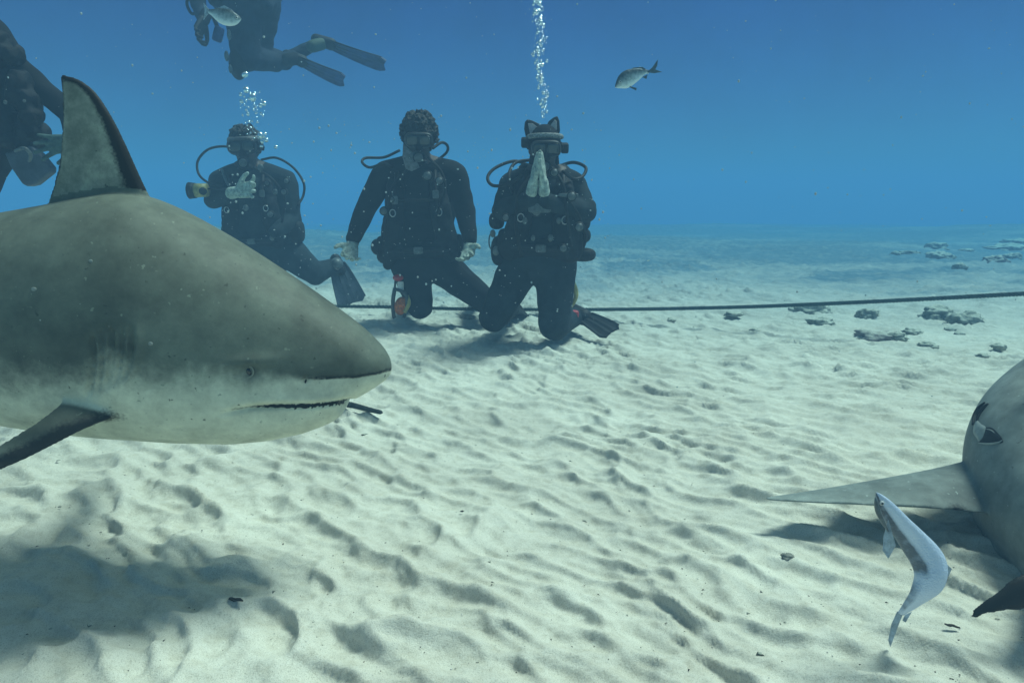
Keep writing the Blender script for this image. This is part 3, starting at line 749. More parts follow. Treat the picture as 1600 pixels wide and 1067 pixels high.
def fish(name, spine, widths, thick, upv, label, matb, matf, tail, fins, eye=None, group=None, palefn=None):
    """spine: head to tail root points; widths: half heights; upv: direction of the back"""
    n = 46; C = spline(spine, n); s = np.linspace(0, 1, n)
    h = np.interp(s, np.linspace(0, 1, len(widths)), widths); h[0] = 0.0006
    k = np.array([.25, .5, .25]); h[1:-1] = np.convolve(h, k, mode='valid')
    w = h * thick; U = []; S = []
    for i in range(n):
        t = (C[min(i + 1, n - 1)] - C[max(i - 1, 0)]).normalized(); u = (Vector(upv) - t * Vector(upv).dot(t)).normalized()
        U.append(u); S.append(t.cross(u))
    V = loft(C, U, S, h, h, w, 28).reshape(-1, 3)
    me = mesh_np('t', V, loft_faces(n, 28))
    q = np.tile(np.sin(np.linspace(0, 2 * np.pi, 28, endpoint=False)), n)
    set_attr(me, 'pale', 0.5 - 0.5 * q if palefn is None else palefn(np.repeat(s, 28), q))
    c = sum(C, Vector()) / n
    root = thing(name, c, label, 'fish', group)
    link('body', me, matb, root)
    for nm, pts in tail + fins:
        p = [Vector(a) for a in pts]; nr = (p[1] - p[0]).cross(p[2] - p[0]).normalized()
        put(nm, MB().prism(p, nr * 0.0022), matf, root, smooth=False, bev=0.0006)
    if eye:
        p, r_ = eye
        e = put('eye', MB().ell(p, (r_, r_ * 0.6, r_)), M_white, root)
        put('pupil', MB().ell(Vector(p) + Vector((0, -r_ * 0.35, 0)), (r_ * .6, r_ * .4, r_ * .6)), M_lens, e)
    return root
# hovering silver fish, right of the bubble column
Yf = 3.6
fish('silver_fish', [at(961, 137, Yf), at(972, 129, Yf), at(985, 121, Yf), at(1000, 115, Yf), at(1013, 112, Yf + .02)],
     [0.004, 0.021, 0.036, 0.042, 0.040, 0.034, 0.024, 0.013, 0.008], 0.42, (0.35, 0, 1),
     'small silver fish with a forked tail hovering in open water, right of the bubble column', M_fish, M_fishfin,
     [('tail_fin', [at(1011, 113, Yf), at(1019, 106, Yf), at(1028, 93, Yf), at(1027, 103, Yf), at(1024, 109, Yf), at(1035, 113, Yf), at(1022, 115, Yf), at(1012, 114, Yf)])],
     [('dorsal_fin', [at(978, 113, Yf), at(990, 106, Yf), at(1004, 105, Yf), at(1010, 109, Yf), at(1000, 111, Yf), at(984, 116, Yf)]),
      ('pelvic_fin', [at(980, 134, Yf), at(995, 138, Yf - .02), at(994, 142, Yf - .02), at(986, 138, Yf - .01)]),
      ('anal_fin', [at(1003, 121, Yf), at(1012, 117, Yf), at(1010, 124, Yf)])],
     (at(969, 128.5, Yf - .014), 0.006))
Yf = 3.2
fish('silver_fish', [at(377, 30, Yf), at(366, 30, Yf), at(352, 27, Yf), at(338, 22, Yf), at(326, 18, Yf)],
     [0.004, 0.018, 0.028, 0.034, 0.035, 0.032, 0.024, 0.014, 0.008], 0.4, (0.15, 0, 1),
     'small pale silver fish passing in front of the swimming diver at the top', M_fish, M_fishfin2,
     [('tail_fin', [at(328, 17, Yf), at(322, 10, Yf), at(318, 5, Yf), at(320, 17, Yf), at(318, 32, Yf), at(323, 25, Yf), at(328, 20, Yf)])],
     [('dorsal_fin', [at(338, 14, Yf), at(350, 9, Yf), at(362, 15, Yf), at(366, 20, Yf), at(350, 17, Yf)]),
      ('anal_fin', [at(338, 32, Yf), at(348, 38, Yf), at(352, 35, Yf)])],
     (at(370, 28, Yf - .016), 0.006), palefn=lambda s, q: 0.55 - 0.45 * q)
# sinking bait fish, bent
Yb = 1.16
bs = [at(1369, 769, Yb), at(1385, 792, Yb), at(1405, 818, Yb), at(1428, 846, Yb), at(1450, 876, Yb - .01), at(1453, 903, Yb - .02), at(1440, 926, Yb - .02), at(1422, 945, Yb - .01), at(1408, 958, Yb)]
M_baitside = mat('grey fish flank', (0.10, 0.12, 0.13), 0.4, 0.5, 0.4, 60)
bf = fish('bait_fish', bs, [0.003, 0.012, 0.017, 0.020, 0.024, 0.028, 0.030, 0.028, 0.025, 0.020, 0.015, 0.011, 0.007], 0.5, (0.85, -0.25, 0.5),
     'limp pale blue bait fish bent in a curve, sinking beside the long pectoral fin', M_bait, M_fishfin2,
     [('tail_fin', [at(1412, 955, Yb), at(1404, 975, Yb), at(1391, 1010, Yb), at(1388, 1000, Yb), at(1393, 975, Yb), at(1402, 955, Yb)])],
     [('pectoral_fin', [at(1388, 812, Yb - .012), at(1394, 835, Yb - .02), at(1399, 852, Yb - .02), at(1388, 872, Yb - .02), at(1380, 860, Yb - .02), at(1381, 838, Yb - .012)]),
      ('dorsal_fin', [at(1478, 880, Yb - .01), at(1487, 888, Yb - .01), at(1476, 912, Yb - .015), at(1462, 928, Yb - .015), at(1468, 905, Yb - .01)]),
      ('anal_fin', [at(1425, 955, Yb), at(1414, 960, Yb), at(1410, 969, Yb - .004), at(1415, 972, Yb - .004)])],
     (at(1378, 786, Yb - .014), 0.0045),
     palefn=lambda s, q: 0.95 - 0.8 * sst(0.1, -0.25, q) * (1 - sst(.55, .68, s)) - 0.6 * sst(-.2, -.6, q) * sst(.62, .75, s) * (1 - sst(.9, 1, s)) - .25 * sst(.75, .98, q))
jw = MB(); jw.tube(spline([at(1368, 776, Yb - .012), at(1371, 795, Yb - .014), at(1378, 812, Yb - .016), at(1388, 830, Yb - .018)], 12), [.001, .003, .004, .0045, .005, .005, .0045, .004, .004, .003, .002, .001], 8)
put('gill_cover', jw, M_baitside, bf)

# ------------------------------------------------------------ divers
def head_prims(mb, c, face, up, s=1.0):
    """skull, jaw, nose, ears; face = direction the face looks, up = crown direction"""
    f = Vector(face).normalized(); u = (Vector(up) - f * Vector(up).dot(f)).normalized(); r = f.cross(u)
    rot = Matrix((r, -f, u)).transposed()
    c = Vector(c)
    mb.ell(c + u * .02 * s - f * .01 * s, (.078 * s, .098 * s, .105 * s), rot)
    mb.ell(c + f * .03 * s - u * .045 * s, (.060 * s, .065 * s, .075 * s), rot)
    mb.cap(c + f * .085 * s + u * .005 * s, .010 * s, c + f * .112 * s - u * .022 * s, .015 * s)
    mb.cap(c + f * .092 * s - u * .05 * s - r * .02 * s, .010 * s, c + f * .092 * s - u * .05 * s + r * .02 * s, .010 * s)
    for k in (-1, 1): mb.ell(c + r * k * .080 * s - u * .005 * s, (.012 * s, .02 * s, .032 * s), rot)
    return c, f, u, r, rot

def hand(parent, wrist, fwd, palm, thumb, mat_, curl=(25, 25, 25, 25), spread=8, s=1.0, name='glove', cuff=True):
    """a gloved hand: fwd = finger direction, palm = palm normal, thumb = +1/-1 side"""
    x = Vector(fwd).normalized(); z = (Vector(palm) - x * Vector(palm).dot(x)).normalized(); y = z.cross(x) * thumb
    w = Vector(wrist); mb = MB(); T = lambda a, b, c: w + (x * a + y * b + z * c) * s
    if cuff: mb.cap(T(-.05, 0, 0), .036 * s, T(0.01, 0, 0), .031 * s)
    ys = (.034, .012, -.010, -.031); ln = (.078, .088, .081, .063); rr = (.0115, .0118, .0112, .0098)
    for i in range(4):
        b = (0.094, 0.098, 0.094, 0.084)[i]
        mb.cap(T(.01, ys[i] * .62, 0), .019 * s, T(b, ys[i], 0), .0145 * s)
        a = R((1.5 - i) * spread); cu = R(curl[i]); p = T(b, ys[i], 0); ang = cu * .45; tot = ln[i]
        for k_, (fr, rad) in enumerate(((.45, 1.0), (.3, .92), (.25, .82))):
            dirv = (x * math.cos(ang) * math.cos(a) + y * math.sin(a) + z * math.sin(ang)).normalized()
            q = p + dirv * tot * fr * s; mb.cap(p, rr[i] * rad * 1.1 * s, q, rr[i] * rad * s, 10, 4); p = q; ang += cu
    a0 = T(.022, .026, .004); a1 = T(.052, .058, .014); a2 = T(.078, .078, .018); a3 = T(.100, .088, .016)
    mb.cap(a0, .020 * s, a1, .0155 * s); mb.cap(a1, .0145 * s, a2, .0125 * s); mb.cap(a2, .0125 * s, a3, .0100 * s)
    return link(name, remesh(mb, .0042 * s, 2), mat_, parent)

def mask_gear(root, H, s=1.0, band=False, lens=M_lens, skirt=M_rubber, strap=True, strapmat=None):
    c, f, u, r, rot = H
    mb = MB()
    mb.box(c + f * .092 * s + u * .018 * s, (.078 * s, .034 * s, .046 * s), rot, 0.55)
    mb.ell(c + f * .115 * s - u * .022 * s, (.024 * s, .026 * s, .026 * s), rot)
    mk = link('mask', remesh(mb, .006, 2), skirt, root)
    for k in (-1, 1):
        put('lens', MB().box(c + f * .121 * s + u * .022 * s + r * k * .036 * s, (.031 * s, .008 * s, .028 * s), rot, 0.5), lens, mk)
    fr = MB()
    pts = []
    for q in np.linspace(0, 2 * math.pi, 40, endpoint=False):
        cx = math.copysign(abs(math.cos(q)) ** .6, math.cos(q)) * .074 * s; cz = math.copysign(abs(math.sin(q)) ** .6, math.sin(q)) * .038 * s
        pts.append(c + f * (.124 * s - 0.18 * abs(cx)) + u * (.02 * s + cz) + r * cx)
    fr.tube(pts, .006 * s, 8, closed=True); put('mask_frame', fr, M_plastic, mk)
    if strap:
        pts = []
        for q in np.linspace(-.25, math.pi + .25, 30):
            pts.append(c + r * math.cos(q) * .094 * s - f * (math.sin(q) * .112 * s - .02) + u * (.022 + .008 * math.sin(q)) * s)
        st = MB()
        for dz in (-.008, 0, .008): st.tube([p + u * dz * s for p in pts], .006 * s, 6)
        put('mask_strap', st, strapmat or M_rubber, mk)
    return mk
def regulator(root, p, f, u, s=1.0, mat_=M_rubber):
    f = Vector(f).normalized(); u = (Vector(u) - f * Vector(u).dot(f)).normalized(); r = f.cross(u); rot = Matrix((r, -f, u)).transposed()
    mb = MB(); p = Vector(p)
    mb.cyl(p - f * .02 * s, p + f * .018 * s, .034 * s, 24, .032 * s); mb.ell(p - u * .026 * s + f * -.005 * s, (.046 * s, .018 * s, .016 * s), rot)
    mb.cap(p - f * .05 * s, .016 * s, p - f * .02 * s, .018 * s)
    rg = put('regulator', mb, mat_, root)
    put('purge_cover', MB().cyl(p + f * .0185 * s, p + f * .024 * s, .024 * s, 24, .02 * s), M_greyplastic, rg)
    return rg
def hose(root, pts, r=.009, m=None, name='hose'):
    return put(name, MB().tube(spline(pts, 40), r, 10), m or M_rubber, root)
def tank(root, base, top, r=.09):
    base = Vector(base); top = Vector(top); d = (top - base).normalized(); mb = MB()
    prof = [(0, .02), (0.0, r * .8), (.02, r * .97), (.05, r)]; L_ = (top - base).length
    prof += [(L_ - .14, r), (L_ - .10, r * .96), (L_ - .06, r * .78), (L_ - .035, r * .45), (L_ - .02, .022), (L_, .02)]
    mb.tube([base + d * a for a, b in prof], [b for a, b in prof], 28)
    t = put('tank', mb, M_tank, root)
    v = MB(); v.cyl(top - d * .005, top + d * .05, .016, 14); x = d.orthogonal().normalized()
    x = Vector((1, 0, 0)); v.cyl(top + d * .03 - x * .05, top + d * .03 + x * .03, .014, 14); v.cyl(top + d * .03 - x * .075, top + d * .03 - x * .05, .022, 14)
    v.cap(top + d * .04 + Vector((0, -.03, 0)), .028, top + d * .04 + Vector((0, -.06, 0)), .028)
    put('valve', v, M_steel, t)
    return t
def swim_fin(root, foot, tip, wide, width=.20, m=M_fingrey, foot_len=.22, name='swim_fin'):
    """blade from the foot pocket to tip; wide = direction across the blade"""
    a = Vector(foot); b = Vector(tip); d = (b - a); L_ = d.length; d.normalize(); w = (Vector(wide) - d * Vector(wide).dot(d)).normalized(); nr = d.cross(w)
    n = 14; v = []; f = []
    for i in range(n + 1):
        s = i / n; ww = width * .5 * (0.42 + 0.62 * s ** .7) * (1 if s < .85 else 1 - ((s - .85) / .15) ** 2 * .35)
        cc = a + d * (L_ * s) + nr * (.05 * math.sin(s * 2.2) * L_)
        for j in range(9):
            q = (j / 8 - .5) * 2; th = .004 + (.007 if j in (0, 8) else 0) * (1 - s * .4) + (.003 if j in (3, 5) else 0)
            dent = -(.035 * (1 - abs(q)) * L_) if i == n else 0
            p = cc + w * ww * q + d * dent
            v += [p + nr * th, p - nr * th]
    def I(i, j, k): return (i * 9 + j) * 2 + k
    for i in range(n):
        for j in range(8):
            f.append((I(i, j, 0), I(i + 1, j, 0), I(i + 1, j + 1, 0), I(i, j + 1, 0)))
            f.append((I(i, j, 1), I(i, j + 1, 1), I(i + 1, j + 1, 1), I(i + 1, j, 1)))
        for j in (0, 8):
            f.append((I(i, j, 0), I(i, j, 1), I(i + 1, j, 1), I(i + 1, j, 0)) if j == 0 else (I(i, j, 0), I(i + 1, j, 0), I(i + 1, j, 1), I(i, j, 1)))
    for j in range(8):
        f.append((I(0, j, 0), I(0, j + 1, 0), I(0, j + 1, 1), I(0, j, 1))); f.append((I(n, j, 0), I(n, j, 1), I(n, j + 1, 1), I(n, j + 1, 0)))
    o = put(name, MB().add(v, f), m, root, smooth=False)
    for q in (-.98, .98, -.3, .3):
        put('rail', MB().tube([a + d * (L_ * s) + nr * (.05 * math.sin(s * 2.2) * L_) + w * width * .5 * (0.42 + 0.62 * s ** .7) * q for s in np.linspace(0.02, .92 if abs(q) > .5 else .7, 12)], [.011 * (1 - .6 * t_) for t_ in np.linspace(0, 1, 12)], 8), M_rubber, o)
    pk = MB(); pk.cap(a - d * foot_len * .8, .045, a + d * .06, .055)
    put('foot_pocket', link('t', remesh(pk, .01, 1), M_rubber, None).data and pk, M_rubber, o) if False else put('foot_pocket', pk, M_rubber, o)
    return o

def vest(root, chest, hip, w=.20, depth=.13, m=M_vest):
    """inflatable jacket: shoulder lobes, chest lobes, waist roll, pockets, straps and buckles"""
    c = Vector(chest); h = Vector(hip); up = (c - h).normalized(); fr = Vector((0, -1, 0)); fr = (fr - up * fr.dot(up)).normalized(); r = up.cross(fr) * -1
    rot = Matrix((r, -fr, up)).transposed(); mb = MB(); Lt = (c - h).length
    for k in (-1, 1):
        mb.cap(c + r * k * w * .52 + up * .13 - fr * .02, .050, c + r * k * w * .55 + fr * depth * .85 + up * .03, .058)
        mb.cap(c + r * k * w * .55 + fr * depth * .85 + up * .02, .060, c + r * k * w * .62 + fr * depth * .9 - up * Lt * .45, .072)
        mb.cap(c + r * k * w * .62 + fr * depth * .9 - up * Lt * .45, .072, h + r * k * w * .80 + fr * depth * .55 + up * .04, .080)
        mb.cap(h + r * k * w * .80 + fr * depth * .55 + up * .04, .075, h + r * k * w * .95 - fr * depth * .4 + up * .05, .075)
    mb.cap(h - r * w * .6 + fr * depth * .75 + up * .05, .06, h + r * w * .6 + fr * depth * .75 + up * .05, .06)
    mb.ell(c - up * Lt * .3 - fr * .10, (w * .95, .07, Lt * .62), rot)
    me = remesh(mb, .010, 3)
    P = verts_np(me)
    for i, p in enumerate(P):
        me.vertices[i].co = Vector(p) + Vector(mn.noise_vector(Vector(p) * 9)) * .010 + Vector(mn.noise_vector(Vector(p) * 26)) * .005
    v = link('vest', me, m, root)
    for k in (-1, 1):
        pc = h + r * k * w * .90 + fr * depth * .55 + up * .07
        put('pocket', MB().box(pc, (.062, .05, .075), rot, .45), m, v)
        st = MB(); st.tube([c + r * k * w * .5 + up * .15 - fr * .02, c + r * k * w * .5 + up * .12 + fr * depth * .8, c + r * k * w * .52 + fr * (depth + .05), c + r * k * w * .6 + fr * (depth + .052) - up * .14], .012, 8)
        put('shoulder_strap', st, M_rubber, v)
        put('buckle', MB().box(c + r * k * w * .53 + fr * (depth + .062) - up * (.02 + .03 * (k > 0)), (.020, .008, .026), rot, .35), M_greyplastic, v)
        rg = MB(); cc = c + r * k * w * .60 + fr * (depth + .065) - up * .13
        rg.tube([cc + r * math.cos(q) * .018 + up * math.sin(q) * .022 for q in np.linspace(0, 2 * math.pi, 16, endpoint=False)], .0035, 6, closed=True)
        put('ring', rg, M_steel, v)
    wb = MB(); wb.tube([h + r * w * q * 1.0 + fr * (depth * .75 + .062 - .03 * q * q) + up * .05 for q in np.linspace(-.8, .8, 9)], .016, 8)
    put('waist_strap', wb, M_rubber, v)
    put('buckle', MB().box(h + fr * (depth * .75 + .08) + up * .05, (.030, .010, .022), rot, .35), M_greyplastic, v)
    put('chest_strap', MB().tube([c + r * w * q * .55 + fr * (depth + .055 - .01 * q * q) - up * .055 for q in np.linspace(-1, 1, 7)], .010, 8), M_rubber, v)
    return v
def gauge(root, p, f=(0, -1, 0), r=.032, name='gauge'):
    p = Vector(p); f = Vector(f).normalized()
    g = put(name, MB().cyl(p - f * .014, p + f * .012, r, 22, r * .9), M_rubber, root)
    put('dial', MB().cyl(p + f * .0125, p + f * .014, r * .72, 22), M_greyplastic, g)
    return g

def body_obj(root, mb, head=None, suit=M_suit, voxel=.0105, skin=True, wrinkle=.006):
    me = remesh(mb, voxel, 5)
    P = verts_np(me)
    for i, p in enumerate(P):
        q = Vector(p); n_ = mn.noise_vector(Vector((q.x * 7, q.y * 7, q.z * 16)))
        if head is not None and (q - head[0]).length < .16: continue
        me.vertices[i].co = q + Vector(n_) * wrinkle
    o = link('body', me, [suit, M_skin], root)
    if head is not None and skin:
        c, f, u, r, rot = head; off = Vector(root.location)
        for pl in me.polygons:
            d = pl.center + off - c
            if d.length < .16 and d.dot(u) > -.135 and (d.dot(f) > -.03 or d.dot(u) > -.02): pl.material_index = 1
    return o

def curls(root, H, s=1.0, n=240, r0=.017, grow=.03, low=-.02, seed=1, voxel=.006):
    c, f, u, r, rot = H; rr = random.Random(seed); mb = MB()
    mb.ell(c + u * .03 * s - f * .018 * s, (.088 * s, .105 * s, .105 * s), rot)
    for i in range(n):
        th = rr.random() * 2 * math.pi; z = rr.uniform(-.35, 1); q = math.sqrt(max(0, 1 - z * z))
        d = r * q * math.cos(th) + f * q * math.sin(th) + u * z
        if d.dot(f) > .45 and d.dot(u) < .55: continue
        if d.dot(u) < low - .3: continue
        p = c + u * .03 * s - f * .015 * s + r * d.dot(r) * .088 * s + f * d.dot(f) * .102 * s + u * d.dot(u) * .104 * s
        mb.ell(p + d * rr.uniform(0, grow), (r0 * rr.uniform(.6, 1.2),) * 3, n=8, m=6)
    me = remesh(mb, voxel, 1)
    for q_ in me.vertices:
        q_.co = q_.co + Vector(mn.noise_vector(q_.co * 60)) * .010 * s + Vector(mn.noise_vector(q_.co * 24)) * .012 * s
    return link('hair', me, M_hair, root)

# ---- middle diver: kneeling, arms out, palms up
def diver_middle():
    Y = 4.5; P = lambda a, b, d=0.0: at(a, b, Y + d)
    root = thing('person', (P(660, 500).x, Y, 0), 'kneeling diver with curly hair in black wetsuit, both palms turned up, in the middle', 'diver', 'divers kneeling on the sand')
    mb = MB()
    H = head_prims(mb, P(655, 219, -.06), (0.10, -1, -.28), (0.03, -.1, 1), 1.12)
    neck = P(655, 262, 0); ch = P(655, 300, 0); be = P(655, 360, 0); hp = P(662, 408, 0)
    mb.cap(P(655, 238, -.02), .068, neck, .085)
    mb.ell(ch, (.215, .135, .17)); mb.ell(be, (.185, .13, .19)); mb.ell(hp, (.20, .14, .15))
    mb.cap(P(655, 262), .10, P(604, 272), .085); mb.cap(P(655, 262), .10, P(706, 272), .085)
    for pts in ([(600, 276, 0, .088), (572, 325, -.02, .070), (552, 372, -.10, .050)], [(711, 276, 0, .088), (727, 330, -.02, .070), (734, 374, -.12, .050)]):
        for a, b in zip(pts[:-1], pts[1:]): mb.cap(P(*a[:3]), a[3], P(*b[:3]), b[3])
    kl = P(656, 478, -.06); kr = P(758, 470, .02)
    mb.cap(P(640, 412), .135, kl, .092); mb.cap(P(684, 412), .13, kr, .088)
    fl = P(640, 462, .50); fr = P(745, 458, .52)
    mb.cap(kl, .088, fl, .055); mb.cap(kr, .085, fr, .055)
    body_obj(root, mb, H)
    curls(root, H, 1.22, 700, .0105, .012, seed=3, voxel=.0045)
    mask_gear(root, H, 1.1); c, f, u, r, rot = H
    regulator(root, c + f * .15 - u * .075, f, u, 1.15)
    # pale throat flap and shoulder clutter seen beside the face
    put('neck_seal', MB().prism([P(630, 225, -.16), P(646, 240, -.18), P(656, 262, -.20), P(643, 268, -.20), P(634, 264, -.19), P(629, 245, -.17)], (0, .02, 0)), M_band, root, bev=.004)
    v = vest(root, ch, P(660, 400), .245, .14)
    hose(root, [P(625, 235, .15), P(600, 246, .12), P(572, 247, .06), P(566, 254, .0), P(578, 262, -.05), P(600, 256, -.10), P(612, 262, -.14)])
    hose(root, [P(685, 250, .12), P(698, 238, .0), P(699, 228, -.08), P(690, 223, -.14), P(676, 232, -.2)], .009)
    hose(root, [P(668, 245, -.2), P(690, 270, -.2), P(695, 300, -.22), P(680, 340, -.22)])
    hose(root, [P(640, 262, -.1), P(615, 290, -.2), P(606, 330, -.2), P(600, 385, -.15)])
    gauge(root, P(668, 275, -.21), r=.036); gauge(root, P(687, 283, -.22), r=.03, name='spare_regulator')
    gauge(root, P(600, 330, -.2), r=.03); gauge(root, P(612, 312, -.2), r=.022)
    for a, b, rr_ in ((590, 386, .045), (598, 400, .04), (606, 412, .035)):
        put('clip_weight', MB().ell(P(a, b, -.08), (rr_, rr_ * .8, rr_ * 1.2)), M_rubber, root)
    tank(root, P(655, 420, .26), P(655, 250, .26))
    hand(root, P(550, 385, -.13), (0.06, -.86, -.46), (0.55, -.40, .85), -1, M_glove, (28, 22, 22, 26), 7, 1.18)
    hand(root, P(733, 387, -.15), (-0.06, -.86, -.40), (-0.55, -.40, .85), 1, M_glove, (28, 22, 22, 26), 7, 1.18)
    swim_fin(root, fl + Vector((0, .1, -.02)), fl + Vector((-.05, .62, -.12)), (1, 0, 0))
    swim_fin(root, fr + Vector((0, .1, -.02)), fr + Vector((.05, .62, -.12)), (1, 0, 0))
diver_middle()

# ---- right diver: kneeling, hands pressed together, hood with cat ears
def diver_right():
    Y = 3.96; P = lambda a, b, d=0.0: at(a, b, Y + d)
    root = thing('person', (P(825, 520).x, Y, 0), 'kneeling diver in a hood with cat ears, hands pressed together in front of the face', 'diver', 'divers kneeling on the sand')
    mb = MB()
    H = head_prims(mb, P(851, 234, -.04), (0.02, -1, -.22), (0, -.1, 1), 1.02)
    ch = P(848, 305); be = P(846, 355); hp = P(840, 408)
    mb.cap(P(851, 255), .07, P(850, 272), .08)
    mb.ell(ch, (.205, .135, .15)); mb.ell(be, (.19, .14, .18)); mb.ell(hp, (.195, .15, .14))
    mb.cap(P(850, 275), .095, P(803, 288), .080); mb.cap(P(850, 275), .095, P(893, 288), .080)
    for pts in ([(800, 290, 0, .078), (786, 328, -.08, .066), (826, 312, -.27, .045)], [(896, 290, 0, .078), (915, 331, -.08, .066), (853, 314, -.27, .045)]):
        for a, b in zip(pts[:-1], pts[1:]): mb.cap(P(*a[:3]), a[3], P(*b[:3]), b[3])
    kl = P(771, 496, -.10); kr = P(866, 509, -.12)
    mb.cap(P(815, 412), .13, kl, .088); mb.cap(P(868, 412), .13, kr, .092)
    fl = P(800, 480, .42); fr = P(905, 492, .36)
    mb.cap(kl, .086, fl, .055); mb.cap(kr, .088, fr, .055)
    body_obj(root, mb, H, M_suitgrey)
    # hood with two pointed ears
    c, f, u, r, rot = H; hd = MB()
    hd.ell(c + u * .028 - f * .02, (.094, .108, .108), rot); hd.cap(c - u * .05 - f * .03, .085, c - u * .13 - f * .02, .095)
    hood = link('hood', remesh(hd, .007, 2), M_suit, root)
    for outer, inner in ((((822, 216), (819, 202), (820, 191), (824, 187), (832, 189), (842, 194), (848, 203), (838, 216)), ((825, 193), (832, 193), (840, 199), (834, 207), (828, 210))),
                         (((852, 203), (857, 190), (865, 184), (871, 182), (874, 190), (875, 206), (870, 216), (860, 208)), ((860, 196), (867, 187), (870, 190), (870, 203), (866, 208)))):
        e = put('hood_ear', MB().prism([P(a_, b_, -.03) for a_, b_ in outer], (0, .03, 0)), M_rubber, hood, bev=.006)
        put('ear_lining', MB().prism([P(a_, b_, -.052) for a_, b_ in inner], (0, .008, 0)), M_earin, e, bev=.002)
    bd = MB(); bd.tube([c + r * math.sin(q) * .092 + f * (math.cos(q) * .088) + u * (.068 + .022 * math.cos(q)) for q in np.linspace(-1.5, 1.5, 24)], .014, 10)
    put('head_band', bd, mat('white speckled band', (0.06, 0.06, 0.06), 0.8, 0.2, 0, 120, col2=(0.34, 0.36, 0.35)), hood)
    mask_gear(root, H, 1.05)
    for k in (-1, 1): put('light_mount', MB().box(c + r * k * .112 + u * (.01 + .03 * (k > 0)) + f * .01, (.022, .032, .028), rot, .4), M_rubber, root)
    regulator(root, c + f * .13 - u * .068 + r * .01, f, u, 1.15)
    v = vest(root, ch, P(842, 398), .205, .15)
    # hoses
    hose(root, [P(833, 262, .16), P(805, 252, .12), P(775, 262, .06), P(762, 277, 0), P(770, 290, -.05), P(795, 288, -.12), P(815, 275, -.2)], .0095)
    hose(root, [P(830, 250, .1), P(805, 255, .05), P(795, 275, -.05), P(800, 300, -.18)], .0095)
    hose(root, [P(868, 262, .12), P(895, 254, .05), P(915, 262, -.02), P(910, 276, -.08), P(896, 280, -.14), P(880, 268, -.2)], .0095)
    hose(root, [P(862, 262, -.2), P(880, 290, -.24), P(885, 330, -.25), P(893, 385, -.2)])
    hose(root, [P(842, 262, -.15), P(812, 300, -.25), P(806, 350, -.25), P(815, 400, -.22)])
    hose(root, [P(875, 300, -.24), P(900, 330, -.2), P(915, 370, -.1), P(905, 400, -.1)])
    for (a, b, rr_, nm) in ((866, 270, .026, 'gauge'), (838, 330, .034, 'gauge'), (880, 388, .026, 'gauge'), (893, 307, .03, 'inflator'), (905, 355, .03, 'gauge'), (790, 340, .024, 'gauge')):
        gauge(root, P(a, b, -.25), r=rr_, name=nm)
    put('slate', MB().box(P(843, 325, -.27), (.062, .010, .026), None, .3), M_greyplastic, root)
    put('hand_strap', MB().box(P(888, 305, -.25), (.055, .012, .010), None, .4), M_greyplastic, root)
    # right hip pouches and torch, left hip clip
    for (a, b, sx, sz) in ((908, 345, .055, .06), (907, 368, .06, .045), (911, 398, .075, .04), (776, 345, .045, .05), (779, 392, .045, .085), (918, 325, .05, .05)):
        put('pouch', MB().ell(P(a, b, -.04), (sx, .06, sz), None, sq=.8), M_vest, root)
    put('ring', MB().tube([P(769 + 5 * math.cos(q), 377 + 13 * math.sin(q), -.06) for q in np.linspace(0, 2 * math.pi, 20, endpoint=False)], .004, 8, closed=True), M_plastic, root)
    for (a, b, rr_) in ((770, 365, .016), (775, 392, .02), (897, 350, .016), (860, 372, .015), (820, 345, .014), (873, 345, .013), (833, 372, .012)):
        put('clip', MB().ell(P(a, b, -.23 if 800 < a < 890 else -.1), (rr_, rr_ * .6, rr_ * 1.4)), M_greyplastic, root)
    tank(root, P(846, 425, .27), P(848, 262, .27))
    # praying hands: palms together, fingertips at the nose
    hand(root, P(833, 287, -.30), (P(842, 240, -.33) - P(833, 287, -.30)), (1, .25, 0), -1, M_glove, (2, 3, 4, 6), 2, 0.90)
    hand(root, P(849, 287, -.30), (P(845, 240, -.33) - P(849, 287, -.30)), (-1, .25, 0), 1, M_glove, (2, 3, 4, 6), 2, 0.90)
    swim_fin(root, P(903, 490, .30), P(958, 523, .0), (0.30, .75, .45), .15, M_rubber, .12)
    swim_fin(root, fl + Vector((0, .1, -.0)), fl + Vector((.02, .62, -.14)), (1, 0, 0))
    put('fin_strap', MB().box(P(893, 491, .12), (.045, .03, .025), None, .5), M_red, root)
diver_right()

